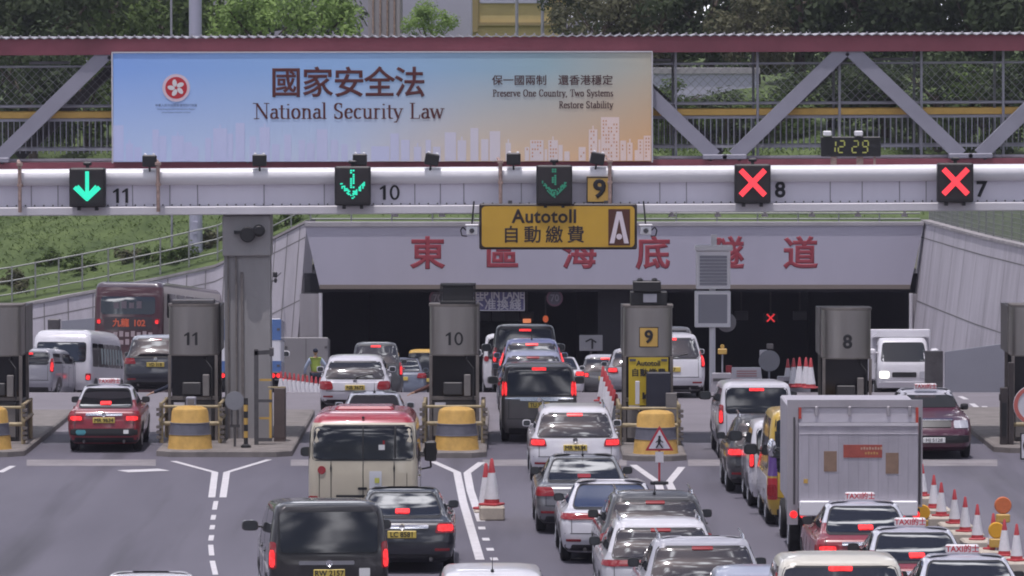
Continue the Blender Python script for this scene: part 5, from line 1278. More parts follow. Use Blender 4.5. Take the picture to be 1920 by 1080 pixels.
# things on the island of booth 11
s_ = 79.0; gx2 = lambda px, s=79.0: (px - 960) / s
t = thing('round_sign', 'round grey backed sign on a short post beside the gantry column', 'sign', (gx2(443), F / 79.6, .15)); MB().lathe([(.22, 0), (.225, .01), (.22, .03)], (0, 0, 1.08), 24, 'y').build('disc', mat('sign_back', (.23, .235, .26), .5, var=.08), t)
MB().box((-.09, .03, .5), (-.05, .07, 1.1)).box((.05, .03, .5), (.09, .07, 1.1)).box((-.12, .03, .45), (.12, .07, .52)).tube((0, .05, 0), (0, .05, .5), .03).build('post', DSTEEL, t)
t = thing('striped_post', 'short black and yellow striped post on the island kerb', 'post', (gx2(465), F / 79.8, .15)); m = MB()
for k in range(7): m.tube((0, 0, .08 + k * .155), (0, 0, .08 + (k + 1) * .155), .05, mi=k % 2)
m.build('shaft', [BLACK, YELP], t); MB().lathe([(.12, 0), (.12, .05), (.05, .09)], (0, 0, 0), 12).build('base', BLACK, t)
t = thing('height_gauge', 'dark metal frame with an arm and yellow striped post right of the column', 'frame', (gx2(490), F / 79.2, .15)); z = lambda py: CAMH - (py - YH) / 79.2 - .15
MB().bar((gx2(481) - gx2(490), 0, 0), (gx2(481) - gx2(490), 0, z(655)), .1, .1).bar((-.16, 0, z(662)), (.28, 0, z(660)), .1, .1).bar((-.1, 0, z(752)), (.26, 0, z(752)), .07, .07).bar((-.1, 0, .12), (.26, 0, .12), .08, .08).bbox((.2, -.06, z(668)), (.3, .06, z(652)), .01).build('frame', DSTEEL, t)
MB().bar((.22, .0, .1), (.22, .0, 1.3), .06, .06).bar((-.05, .05, z(713)), (.25, .05, z(713)), .05, .05).bar((-.05, .05, z(785)), (.25, .05, z(785)), .05, .05).build('striped_post', YELP, t)
t = thing('brown_cabinet', 'slim brown metal cabinet at the end of the island of booth 11', 'cabinet', (gx2(521), F / 78.5, .15)); MB().bbox((-.14, -.1, 0), (.14, .3, 1.28), .015).build('housing', mat('brown_metal', (.1, .075, .07), .6, var=.15, scale=3), t); MB().box((-.11, -.11, .1), (.11, -.101, 1.15)).build('door', mat('brown_metal', (.1, .075, .07)), t); MB().box((-.28, -.08, 1.281), (.14, .1, 1.31)).build('cap', CREAMP, t)
t = thing('utility_box', 'small pale box on the lane eleven guard rail behind the bollard', 'box', (gx2(358), F / 79.1, 1.06)); MB().bbox((-.12, -.1, 0), (.12, .1, .22), .02).build('housing', GREYP, t); MB().box((-.08, -.11, .05), (.08, -.101, .17)).build('lid', BBODY, t)

# right edge: ringed sign, white board, dark post
t = thing('ringed_sign', 'round red ringed sign cut off by the right frame edge', 'road sign', (gx2(1939, 81), F / 81, .0)); z = lambda py: CAMH - (py - YH) / 81
MB().lathe([(.45, 0), (.46, .01), (.45, .03)], (0, 0, z(760)), 32, 'y').build('disc', WHITEP, t)
m = MB(); m.lathe([(.45, -.004), (.36, -.004), (.36, -.016), (.45, -.016)], (0, 0, z(760)), 32, 'y'); m.f = m.f[:-2]; m.m = m.m[:-2]; m.build('ring', mat('sign_ring_red', (.5, .13, .11), .5), t)
text('5', .5, (-.02, -.01, z(760)), INK, t, 'numeral', off=.02); MB().tube((.15, .05, 0), (.15, .05, z(700)), .04).build('post', GREYP, t)
t = thing('lane_board', 'white board with a black border below the red ringed sign', 'sign', (gx2(1936, 81), F / 81.3, .15)); z = lambda py: CAMH - (py - YH) / 81.3 - .15
MB().bbox((-.3, 0, z(863)), (.4, .04, z(812)), .01).build('board', INK, t); MB().box((-.27, -.01, z(860)), (.37, -.001, z(815))).build('face', WHITEP, t); text('O', .5, (-.04, -.02, z(838)), INK, t, 'lettering', off=.02)
MB().tube((0, .06, 0), (0, .06, z(815)), .03).build('post', GREYP, t)
t = thing('dark_post', 'stepped dark post on the island left of the ringed sign', 'post', (gx2(1888, 79), F / 79.2, .15)); MB().bbox((-.16, 0, 0), (.02, .2, 1.35), .01).bbox((.03, .02, 0), (.16, .22, 1.95), .01).bbox((-.19, -.02, 1.05), (-.165, .1, 1.2), .004).build('housing', mat('post_dark_brown', (.05, .04, .04), .6, var=.2, scale=4), t); MB().box((-.13, -.012, .2), (-.02, -.002, 1.0)).build('door', BLACK, t)

# pedestrian warning sign standing in a cone
s_ = 86.0; t = thing('warning_sign', 'triangular pedestrian warning sign with a red border on a post before booth 9', 'road sign', (gx2(1237, s_), F / s_, 0)); z = lambda py: CAMH - (py - YH) / s_
a = [(-.31, z(846)), (.31, z(846)), (0, z(799))]
def tri(k, cz): return [(x * k, (zz - cz) * k + cz) for x, zz in a]
cz = z(846) + (z(799) - z(846)) / 3
MB().prism(a, 0, .03).build('plate', mat('sign_red', (.42, .03, .05), .5), t); MB().prism(tri(.76, cz), -.006, -.001).build('face', mat('sign_white', (.62, .6, .66), .5), t)
m = MB(); m.ball((.0, -.015, cz + .12), (.03, .006, .03), 8).bar((0, -.014, cz + .09), (-.01, -.014, cz - .02), .06, .006).bar((-.01, -.018, cz - .02), (-.07, -.018, cz - .12), .03, .006).bar((0, -.021, cz - .02), (.07, -.021, cz - .12), .03, .006).bar((.0, -.024, cz + .06), (.08, -.024, cz - .0), .022, .006).bar((.0, -.027, cz + .06), (-.08, -.027, cz + .0), .022, .006)
m.build('walking_figure', INK, t); MB().box((-.09, -.0, z(868)), (.09, .02, z(848))).build('white_plate', WHITEP, t); MB().tube((0, .04, .0), (0, .04, z(846)), .025).build('post', CONER, t); MB().lathe([(.2, 0), (.2, .06), (.05, .08)], (0, .04, 0), 16).build('base', BLACK, t)

# variable message sign in the far lanes
s_ = 64.5; d = F / s_; t = thing('message_sign', 'white framed message sign with two grey display boxes on a pole by the tunnel', 'electronic sign', ((1338 - 960) / s_, d, gz(d))); z = lambda py: CAMH - (py - YH) / s_ - gz(d)
MB().tube((-.02, .2, -.1), (-.02, .2, z(463)), .09, n=14).build('pole', WHITEH, t, smooth=50); MB().box((-.07, .06, z(464)), (.10, .2, z(440))).build('top_tube', WHITEH, t)
f = MB().bbox((-.50, -.05, z(542)), (.49, .3, z(470)), .02).bbox((-.54, -.18, z(470) + .005), (.56, .35, z(460)), .02).build('upper_display', WHITEH, t)
m = MB()
for k in range(9): zz = z(535) + k * .098; m.box((-.40, -.075, zz), (.39, -.053, zz + .08))
m.build('louvres', mat('louvre_grey', (.3, .3, .35), .5), f)
f = MB().bbox((-.54, -.05, z(614)), (.50, .3, z(546)), .02).build('lower_display', WHITEH, t); MB().box((-.44, -.06, z(606)), (.40, -.052, z(552))).build('screen', mat('display_grey', (.27, .27, .31), .4), f)
MB().lathe([(.27, .1), (.28, .12), (.27, .16)], (.40, .25, z(606)), 24, 'y').build('round_back_plate', mat('round_plate', (.24, .23, .24), .5), t)

# ================================================================== CONES, BLOCKS, LAMPS
def make_cone(h=.95, tall=True):
    t = thing('traffic_cone', 'x', 'traffic cone'); k = h / .95
    MB().bbox((-.2 * k, -.2 * k, 0), (.2 * k, .2 * k, .05), .015).build('base', CONER, t)
    R = lambda z: (.165 - .135 * z / .95) * k
    MB().lathe([(R(.04), .051), (R(.10), .13 * k)], (0, 0, 0), 18).lathe([(R(.66) + .001, .661 * k), (R(.94), .93 * k), (.015, .95 * k)], (0, 0, 0), 18).build('red_band', CONER, t, smooth=40)
    MB().lathe([(R(.10) + .003, .131 * k), (R(.66) + .003, .66 * k)], (0, 0, 0), 18).build('white_sleeve', CONEW, t, smooth=40)
    return t
cone0 = make_cone(); used = [0]
def cone(x, y, z, label, group, sc=1.0, tilt=0):
    c = cone0 if not used[0] else copy_tree(cone0); used[0] = 1
    c.location = (x, y, z); c['label'] = label; c['group'] = group; c.scale = (sc, sc, sc); c.rotation_euler = (radians(tilt) * .3, radians(tilt), random.uniform(0, 1.5)); return c
def block(x, y, label, w_=.62, h_=.33, dd=.8):
    t = thing('concrete_block', label, 'block', (x, y, 0), .03, 'tan blocks under the cones')
    MB().bbox((-w_ / 2, -dd / 2, 0), (w_ / 2, dd / 2, h_), .03).build('block', BLOCK, t)
    return t
ordn = ['farthest', 'second farthest', 'third farthest', 'fourth farthest', 'fifth from the truck', 'sixth from the truck', 'seventh from the truck', 'third nearest', 'second nearest', 'nearest']
for i, (px, py) in enumerate(((1731, 868), (1753, 889), (1767, 903), (1792, 916), (1812, 930), (1835, 944), (1865, 961), (1886, 972), (1909, 981), (1700, 851))):
    k = i; s = (py - YH) / 8.28; x, d = (px - 960) / s, F / s
    nm = ordn[i] if i < 9 else 'hidden'
    cone(x, d, .33, ['cone just right of the truck, at the far end of the right hand row', 'second cone of the row right of the truck', 'third cone of the row right of the truck, close in front of the second', 'fourth cone of the row right of the truck', 'fifth cone of the row right of the truck', 'sixth cone of the row, above a red and white base', 'cone standing left of the yellow round lamp', 'cone right below the orange round lamp', 'last cone of the row, by the right frame edge', 'cone hidden behind the box truck at the end of the row'][i], 'cones in the row right of the truck', .70)
    block(x + .02, d + .02, ['tan block under the first cone right of the truck', 'tan block under the second cone of the right row', 'tan block under the third cone of the right row', 'tan block under the fourth cone of the right row', 'tan block under the fifth cone of the right row', 'tan block under the sixth cone of the right row', 'tan block under the cone by the yellow lamp', 'tan block under the cone with the orange lamp', 'tan block under the last cone by the frame edge', 'tan block behind the box truck'][i])
def wlamp(px, py, s, label, col, disc=.16, ztop=None):
    x, d = (px - 960) / s, F / s; z_ = CAMH - (py - YH) / s; t = thing('warning_lamp', label, 'warning lamp', (x, d, z_))
    MB().lathe([(disc * .9, -.04), (disc, -.02), (disc, .03), (disc * .9, .05)], (0, 0, 0), 20, 'y').build('lens', col, t, smooth=40)
    MB().bbox((-.13, -.06, -disc - .16), (.13, .08, -disc - .0), .02).build('battery_case', YELP, t)
    MB().tube((0, 0, -z_), (0, 0, -disc - .15), .025).build('post', GREYP, t)
ORG = mat('orange_lens', (.62, .17, .06), .4, var=.1, scale=20); YLL = mat('yellow_lens', (.75, .38, .03), .4)
wlamp(1883, 949, 101.5, 'orange round warning lamp on a yellow case above the cone row', ORG)
wlamp(1871, 996, 103, 'yellow round warning lamp low between two cones', YLL, .15)
wlamp(1732, 962, 96, 'yellow round warning lamp beside the truck corner', YLL, .15)
wlamp(1355, 650, 66, 'small amber beacon on a white post right of the message sign pole', YELP, .06)
for i, (px, s, z_) in enumerate(((911, 91.5, .05), (922, 93.0, .28))): 
    cone((px - 960) / s, F / s, z_, ['cone of the pair left of the white estate, farther one', 'nearer cone of the pair on a tan block beside the lane line'][i], 'pair of cones by the double line')
    block((px - 960) / s, F / s, ['tan block under the farther cone of the pair', 'tan block under the nearer cone of the pair'][i], .5, [.05, .28][i])
for i in range(7):
    s = 69.5 + i * 1.05; px = 1131 + i * 4.2; cone((px - 960) / s, F / s, gz(F / s) + .05, ['first red and white cone of the line left of booth 9', 'second cone of the line left of booth 9', 'third cone of the line left of booth 9', 'fourth cone of the line left of booth 9', 'fifth cone of the line left of booth 9', 'sixth cone of the line left of booth 9', 'nearest cone of the line left of booth 9, beside the white estate'][i], 'cones lined up left of booth 9', 1.0)
for i in range(10):
    s = 57.0 + i * .6; px = 600 - i * 8.2; d = F / s; cone((px - 960) / s, d, gz(d), ['far cone at the feet of the officer, right side', 'far cone just left of the officer', 'far cone second left of the officer', 'far cone third left of the officer', 'far cone fourth left of the officer', 'far cone in the middle of the far left line', 'far cone fifth right of the brown cabinet', 'far cone third right of the brown cabinet', 'far cone next to the brown cabinet', 'far cone partly behind the brown cabinet'][i], 'far line of cones by the officer', .75)
for i, (px, s) in enumerate(((1478, 64.5), (1489, 65.2), (1500, 66), (1512, 66.5), (1521, 67))):
    d = F / s; cone((px - 960) / s, d, gz(d) + .15, ['leftmost of five far cones behind the white van', 'second of five far cones behind the white van', 'middle one of five far cones behind the white van', 'fourth of five far cones behind the white van', 'rightmost of five far cones beside booth 8'][i], 'far cones left of booth 8', .9)
def barrier(px0, px1, ytop, s, label, m):
    d = F / s; x0, x1 = (px0 - 960) / s, (px1 - 960) / s; zt = CAMH - (ytop - YH) / s; t = thing('road_barrier', label, 'barrier', ((x0 + x1) / 2, d, gz(d))); w2 = (x1 - x0) / 2; h_ = zt - gz(d)
    MB().prism([(-w2, 0), (w2, 0), (w2, h_ * .3), (w2 * .92, h_ * .45), (w2 * .9, h_ * .95), (w2 * .84, h_), (-w2 * .84, h_), (-w2 * .9, h_ * .95), (-w2 * .92, h_ * .45), (-w2, h_ * .3)], -.2, .2).build('barrier_body', m, t)
    MB().box((-w2 * .8, -.215, h_ * .6), (w2 * .8, -.201, h_ * .75)).build('groove', DSTEEL, t)
GW = mat('dusty_white_plastic', (.42, .4, .44), .6, var=.1, scale=3)
barrier(1333, 1374, 700, 66, 'dusty white road barrier at the foot of the message sign', GW)
barrier(1455, 1520, 706, 65, 'dusty white barrier under the far cones left of booth 8', GW)
s = 65.0; d = F / s; t = thing('arrow_board', 'white slanted board with red stripes standing on the ground behind the white van', 'sign board', ((1400 - 960) / s, d, gz(d))); z = lambda py: CAMH - (py - YH) / s - gz(d)
MB().prism([(-.45, 0), (.5, 0), (.42, z(690)), (-.42, z(690))], 0, .3).build('board', WHITEP, t); m = MB()
for k in range(3): m.box((-.28, -.02, z(705) - .02 + k * .07), (.3, -.004, z(705) + .01 + k * .07))
m.build('stripes', mat('pale_red', (.5, .25, .25), .6), t); MB().tube((-.5, .1, .0), (-.5, .1, z(686)), .09).build('red_drum', CONER, t)
t = thing('round_sign', 'plain grey backed round sign standing in front of the right tunnel tube', 'sign', ((1443 - 960) / s, d, gz(d))); MB().lathe([(.30, 0), (.31, .01), (.30, .04)], (0, 0, z(677)), 26, 'y').build('disc', mat('sign_back', (.23, .235, .26)), t)
MB().tube((0, .1, 0), (0, .1, z(677)), .03).build('post', GREYP, t); MB().bbox((-.27, .05, z(680)), (-.05, .2, z(657)), .01).build('white_box', WHITEP, t); MB().bbox((-.07, .05, z(655)), (.12, .2, z(645)), .02).build('top_box', BBODY, t)

# ================================================================== PEOPLE
def person(label, x, y, z, rz, joints, edges, rad, parts, head, hair, skin=None):
    t = thing('person', label, 'person', (x, y, z), rz)
    SK_ = mat('skin_tone', (.38, .22, .15), .55)
    def skinned(names, nm, m, grow=0.0, extra=()):
        me = bpy.data.meshes.new(nm); idx = {n: i for i, n in enumerate(names)}
        me.from_pydata([joints[n] for n in names], [(idx[a], idx[b]) for a, b in edges if a in idx and b in idx], [])
        o = bpy.data.objects.new(nm, me); S.collection.objects.link(o)
        md = o.modifiers.new('s', 'SKIN'); 
        for n, i in idx.items():
            v = me.skin_vertices[0].data[i]; r = rad[n]; r = r if isinstance(r, tuple) else (r, r); v.radius = (r[0] + grow, r[1] + grow); v.use_root = (i == 0)
        sb = o.modifiers.new('u', 'SUBSURF'); sb.levels = 2; sb.render_levels = 2
        dg = bpy.context.evaluated_depsgraph_get(); m2 = bpy.data.meshes.new_from_object(o.evaluated_get(dg)); bpy.data.objects.remove(o)
        m2.materials.clear(); m2.materials.append(m); m2.shade_smooth()
        q = bpy.data.objects.new(nm, m2); S.collection.objects.link(q); q.parent = t; return q
    body = skinned(list(joints), 'body', skin or SK_)
    for nm, names, m, g in parts: skinned(names, nm, m, g)
    hx_, hy_, hz_ = head; hd = MB()
    hd.ball((hx_, hy_, hz_), (.075, .095, .115), 14); hd.ball((hx_, hy_ + .09, hz_ - .01), (.012, .022, .02), 6)
    for sg in (-1, 1): hd.ball((hx_ + sg * .078, hy_, hz_), (.012, .02, .03), 6)
    hd.build('head', skin or SK_, t, smooth=60)
    ey = MB()
    for sg in (-1, 1): ey.ball((hx_ + sg * .03, hy_ + .083, hz_ + .01), .012, 6)
    ey.cbox((hx_, hy_ + .09, hz_ - .05), (.045, .012, .008)); ey.build('eyes_and_mouth', INK, t)
    hair(t, hx_, hy_, hz_)
    return t
def hand(J, E, Rr, side, wrist, dirv):
    w_ = Vector(wrist); dv = Vector(dirv).normalized(); up = Vector((0, 0, 1)) if abs(dv.z) < .9 else Vector((0, 1, 0)); sd_ = dv.cross(up).normalized()
    pn = side + '_palm'; J[pn] = tuple(w_ + dv * .07); Rr[pn] = .026; E.append((side + '_wrist', pn))
    for k in range(4):
        o = (k - 1.5) * .019; ln = (.07, .08, .075, .06)[k]; a, b = f'{side}_f{k}a', f'{side}_f{k}b'
        J[a] = tuple(w_ + dv * .105 + sd_ * o); J[b] = tuple(w_ + dv * (.105 + ln) + sd_ * o * 1.15 - up * .015); Rr[a] = .009; Rr[b] = .007; E += [(pn, a), (a, b)]
    a, b = side + '_ta', side + '_tb'; J[a] = tuple(w_ + dv * .05 + sd_ * .04); J[b] = tuple(w_ + dv * .09 + sd_ * .062); Rr[a] = .011; Rr[b] = .009; E += [(pn, a), (a, b)]
def human(arms, lean=0.0, stride=.08):
    J = {'pelvis': (0, 0, .95), 'waist': (0, .0, 1.08), 'chest': (lean * .6, 0, 1.30), 'neck': (lean, 0, 1.47), 'nape': (lean, .01, 1.56)}
    Rr = {'pelvis': (.15, .11), 'waist': (.135, .10), 'chest': (.17, .12), 'neck': .07, 'nape': .055}; E = [('pelvis', 'waist'), ('waist', 'chest'), ('chest', 'neck'), ('neck', 'nape')]
    for sd_, sg in (('l', -1), ('r', 1)):
        sh, el, wr_ = arms[sd_]; J.update({sd_ + '_sh': sh, sd_ + '_elbow': el, sd_ + '_wrist': wr_}); Rr.update({sd_ + '_sh': .062, sd_ + '_elbow': .042, sd_ + '_wrist': .028}); E += [('chest', sd_ + '_sh'), (sd_ + '_sh', sd_ + '_elbow'), (sd_ + '_elbow', sd_ + '_wrist')]
        hand(J, E, Rr, sd_, wr_, Vector(wr_) - Vector(el))
        J.update({sd_ + '_hip': (sg * .10, 0, .88), sd_ + '_knee': (sg * .11, stride * sg * .5 + .03, .49), sd_ + '_ankle': (sg * .12, stride * sg, .09), sd_ + '_toe': (sg * .14, stride * sg + .15, .04)})
        Rr.update({sd_ + '_hip': .095, sd_ + '_knee': .06, sd_ + '_ankle': .042, sd_ + '_toe': .035}); E += [('pelvis', sd_ + '_hip'), (sd_ + '_hip', sd_ + '_knee'), (sd_ + '_knee', sd_ + '_ankle'), (sd_ + '_ankle', sd_ + '_toe')]
    return J, E, Rr
def cap(col):
    def f(t, x, y, z):
        MB().ball((x, y - .01, z + .04), (.085, .105, .09), 12).box((x - .07, y + .05, z + .05), (x + .07, y + .17, z + .065)).build('cap', col, t, smooth=60)
    return f
def hair(t, x, y, z): MB().ball((x, y - .02, z + .03), (.085, .10, .10), 12).build('hair', BLACK, t, smooth=60)
NVY = mat('navy_cloth', (.02, .025, .045), .9); LBL = mat('pale_blue_cloth', (.4, .47, .6), .9); HVS = mat('hi_vis_yellow', (.42, .55, .10), .8, var=.1, scale=6)
J, E, Rr = human({'l': ((-.20, 0, 1.40), (-.34, .02, 1.13), (-.36, .06, .90)), 'r': ((.20, 0, 1.40), (.36, -.05, 1.17), (.20, .05, 1.05))})
torso = ['pelvis', 'waist', 'chest', 'neck']
s = 55.0; d = F / s
o = person('officer in a yellow high visibility vest and dark cap standing by the far cones', (591 - 960) / s, d, gz(d), .15, J, E, Rr,
    [('shirt', ['chest', 'waist', 'l_sh', 'l_elbow', 'l_wrist', 'r_sh', 'r_elbow', 'r_wrist'], LBL, .012), ('vest', ['chest', 'waist', 'pelvis', 'neck'], HVS, .028), ('trousers', ['pelvis', 'l_hip', 'l_knee', 'l_ankle', 'r_hip', 'r_knee', 'r_ankle'], NVY, .018)], (0, .01, 1.66), cap(NVY))
for bth, lab, col in ((b11, 'toll collector in booth 11 reaching an arm out towards the red taxi', NVY), (b10, 'toll collector in booth 10 with a dark brown sleeve reaching out to the left', mat('brown_cloth', (.10, .045, .04), .9))):
    J, E, Rr = human({'l': ((-.26, -.05, 1.40), (-.55, -.18, 1.24), (-.85, -.3, 1.13)), 'r': ((.16, 0, 1.38), (.24, .02, 1.12), (.2, .2, 1.0))}, -.12)
    bx, by_ = bth.location.x, bth.location.y
    person(lab, bx - .12, by_ + .75, .15, .0, J, E, Rr, [('shirt', ['chest', 'waist', 'pelvis', 'l_sh', 'l_elbow', 'l_wrist', 'r_sh', 'r_elbow', 'r_wrist'], col, .014), ('trousers', ['pelvis', 'l_hip', 'l_knee', 'l_ankle', 'r_hip', 'r_knee', 'r_ankle'], NVY, .018)], (-.12, .01, 1.66), hair)
# ================================================================== VEHICLES
WH = (.66, .65, .69); SIL = (.40, .40, .45); DGR = (.06, .06, .066); BLK = (.014, .014, .017); BLU = (.10, .12, .22); GRY = (.15, .145, .15); MRD = (.24, .018, .03)
SILR = paint((.55, .55, .62), .2, 'taxi_silver')
Q1 = 'cars queueing through the booth 9 lane'; Q2 = 'vehicles queueing right of booth 9'; Q3 = 'vehicles in the left lanes'; Q4 = 'vehicles on the ramp beyond the booths'; Q5 = 'taxis waiting behind the box truck'
V = road_vehicle
# -- booth 9 lane, near to far
V('white car roof with an aerial at the bottom edge beside the black van', 'car', 'estate_car', 924, 125, 'wagon', 4.6, 1.96, 1.52, WH, group=Q1, tails='pillar', antenna=True, wr=.33)
V('only its pale roof shows at the bottom edge, left of the black van', 'car', 'saloon_car', 268, 124.5, 'sedan', 4.6, 1.9, 1.36, WH, group=Q3)
V('cream roofed people carrier at the bottom edge in front of the taxis', 'minivan', 'people_carrier', 1583, 134, 'suv', 4.2, 2.22, 2.24, (.52, .50, .46), group=Q2, tails='pillar', roofm=paint((.66, .63, .55)), splitz=2.0, mirm=BLACK)
V('silver blue car at the bottom edge left of the cream roofed people carrier', 'car', 'hatchback', 1430, 126, 'hatch', 3.9, 1.74, 1.62, (.35, .38, .48), group=Q1, tails='wide', rails=False)
V('silver hatchback with a red lamp band, right of the white roofed crossover', 'car', 'hatchback', 1322, 118.0, 'suv', 3.6, 2.02, 1.60, (.42, .42, .47), yaw=-1.0, group=Q1, tails='band', lit=False, rails=True, wiper=True, mirm=BLACK)
V('white roofed crossover with a red lamp band behind the dark grey crossover', 'car', 'crossover_car', 1243, 113.0, 'suv', 4.0, 2.0, 1.56, (.5, .5, .54), yaw=-1.0, group=Q1, tails='band', lit=False, rails=True, wiper=True, mirm=BLACK, roofm=paint(WH))
V('dark grey crossover with roof rails, an aerial and clouds reflected in its rear window', 'car', 'crossover_car', 1232, 106.6, 'suv', 4.0, 2.0, 1.58, (.07, .07, .075), yaw=-.8, group=Q1, tails='blob', lit=False, rails=True, antenna=True, mirm=BLACK)
V('white coupe like saloon with a small blue tinted rear window and thin red lamps', 'car', 'saloon_car', 1152, 102.2, 'sedan', 4.3, 1.95, 1.42, (.62, .61, .66), yaw=-.6, group=Q1, tails='band', lit=False, glassm=mat('blue_tinted_glass', (.03, .045, .1), .15), chrome=False, mirm=BLACK)
V('metallic grey saloon close behind the white estate with roof rails', 'car', 'saloon_car', 1098, 96.2, 'sedan', 4.5, 1.92, 1.44, (.17, .17, .185), yaw=-.3, group=Q1, tails='wide', lit=False, metal=.3, antenna=True, mirm=BLACK)
V('white estate with roof rails and lit red lamps, level with booth 9', 'car', 'estate_car', 1079, 85.8, 'suv', 4.8, 1.98, 1.62, WH, group=Q1, tails='wide', rails=True, ptxt='MR 9634', badge=True, yaw=0)
V('dark grey people carrier with double red lamp strips and a chrome bar', 'minivan', 'people_carrier', 1011, 77.6, 'van', 4.9, 1.84, 1.9, (.13, .125, .125), group=Q1, tails='slot', chrome=True, metal=.2, plz=.92, roofm=paint((.17, .165, .17), .2, 'carrier_roof'), splitz=1.5, ptxt='TU 2380', extra=lambda r, B, h, P: P(B.rear, -h * .9, h * .9, 1.06, 1.11, nm='chrome_bar', m=CHROME, out=.03, rc=.02), win=(1.16, 1.80, .80, .74), droop=.14)
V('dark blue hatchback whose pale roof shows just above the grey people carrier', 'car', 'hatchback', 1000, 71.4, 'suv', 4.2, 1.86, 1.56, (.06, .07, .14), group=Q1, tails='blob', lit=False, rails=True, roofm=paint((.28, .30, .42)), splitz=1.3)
V('pale blue car with a bright red centre brake light behind the dark van', 'car', 'estate_car', 998, 68.2, 'suv', 4.3, 1.82, 1.58, (.16, .18, .32), group=Q1, tails='pillar', antenna=True)
V('black van nearest the tunnel with a wide red brake light under its roof', 'van', 'delivery_van', 985, 65.6, 'van', 4.6, 1.84, 1.96, BLK, group=Q1, tails='tall', badge=False)
V('white people carrier peeping out left of the black van by the tunnel', 'minivan', 'people_carrier', 960, 61.8, 'van', 4.4, 1.75, 1.88, WH, group=Q4, tails='round', far=True)
V('white saloon mostly hidden behind the grey people carrier, one red lamp showing', 'car', 'saloon_car', 1046, 56.5, 'sedan', 4.5, 1.8, 1.45, WH, group=Q4, far=True)
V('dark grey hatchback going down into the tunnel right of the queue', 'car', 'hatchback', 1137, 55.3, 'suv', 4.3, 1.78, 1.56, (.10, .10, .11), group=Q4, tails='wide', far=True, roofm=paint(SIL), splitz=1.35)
V('silver car half hidden between the line of cones and booth 9', 'car', 'hatchback', 1194, 60, 'suv', 4.3, 1.8, 1.52, (.36, .36, .4), group=Q4, tails='wide', far=True)
V('grey van roof showing right of booth 9 beyond the white off-roader', 'van', 'delivery_van', 1248, 56.2, 'van', 4.8, 1.9, 2.45, (.12, .12, .13), group=Q4, tails='tall', far=True, lit=False)
V('white off-roader with upright rear lamps right of booth 9', 'car', 'offroad_car', 1259, 68.6, 'wagon', 4.9, 1.88, 1.76, (.62, .61, .66), group=Q2, tails='tall', ptxt='LX 7', plz=.80, wiper=True)
# -- beyond booth 10
V('boxy dark grey off-roader with a bright red centre lamp behind the white hatchback', 'car', 'offroad_car', 704, 55.0, 'wagon', 4.7, 1.84, 2.0, (.06, .062, .068), group=Q4, tails='tall', far=True)
V('blue grey saloon at the tunnel mouth beside booth 10', 'car', 'saloon_car', 751, 52.5, 'sedan', 4.5, 1.84, 1.62, (.12, .14, .19), group=Q4, tails='wide', lit=False, far=True)
V('dark van with a yellow roof inside the tunnel mouth left of booth 10', 'van', 'delivery_van', 805, 51.0, 'van', 4.4, 1.7, 2.0, (.02, .02, .024), group=Q4, tails='tall', far=True, lit=False, third=False, roofm=YELP, splitz=1.83)
V('white hatchback with a roof spoiler and tapered red lamps at the crest', 'car', 'hatchback', 665, 71.6, 'hatch', 4.3, 1.86, 1.45, (.62, .61, .67), group=Q3, tails='blob', lit=False, third=False, wiper=True, ptxt='NB 3672', antenna=False)
V('silver saloon right in front of the red roofed minibus', 'car', 'saloon_car', 700, 80.5, 'sedan', 4.5, 1.72, 1.42, (.36, .37, .43), group=Q3, tails='wide', antenna=True)
# -- left lanes
def taxi_sign(root, H, y=2.1, back=False):
    t = MB().bbox((-.26, y - .07, H + .01), (.26, y + .07, H + .15), .02).build('roof_sign', mat('taxi_sign_white', (.68, .64, .66), .4), root)
    text('TAXI的士', .125, (0, y - .075 if not back else y + .075, H + .08), mat('taxi_sign_red', (.5, .04, .06), .5), t, sx=1.0, off=.003, rz=pi if back else 0)
def taxi(label, px, s, oncoming=False, group=Q5, body=MRD, **k):
    def ex(r, B, h, P):
        taxi_sign(r, 1.49, 2.1 if not oncoming else 2.2, oncoming)
        P(B.rear, -h * .93, h * .93, .42, .56, nm='rear_bumper', m=BLACK, out=.04, rc=.03)
    return V(label, 'taxi', 'taxi', px, s, 'sedan', 4.45, k.pop('Wd', 1.74), 1.50, body, group=group, tails='box', roofm=SILR, splitz=1.13, oncoming=oncoming, extra=ex, mirm=BLACK, chrome=True, **k)
def label_discs(r):
    B = Body(rows_for('sedan', 4.45, 1.74, 1.5)); into = Vector((0, 1, 0))
    vs, fs = patch(B.rear, -.66, -.42, .44, .54, out=.052, rc=.05, into=into); MB().add(vs, fs).build('seat_disc', mat('teal_disc', (.06, .25, .3), .5), r)
    vs, fs = patch(B.rear, .46, .58, .45, .54, out=.052, rc=.01, into=into); MB().add(vs, fs).build('white_sticker', PLATEW, r)
tx = taxi('red taxi with a silver roof passing between the two left booths', 193, 79.6, group=Q3, yaw=.3, Wd=1.72); label_discs(tx)
taxi('red and silver taxi right behind the box truck, farthest of the three', 1632, 108.7, Wd=1.86)
taxi('middle one of the three silver roofed taxis behind the box truck', 1730, 115.3, Wd=1.90)
taxi('silver roofed taxi at the bottom right corner', 1832, 122.2, Wd=1.92)
taxi('dark maroon taxi driving towards the camera right of the box truck', 1744, 74.6, oncoming=True, group='oncoming vehicles', body=(.075, .014, .035), Wd=1.84, pos=((1748 - 960) / 81, F / 81))
V('grey people carrier turning right beyond the far left booth', 'minivan', 'people_carrier', 48, 58, 'van', 4.4, 1.72, 1.62, (.27, .27, .31), yaw=9.5, group=Q4, tails='tall', far=False, plate=False, badge=False)
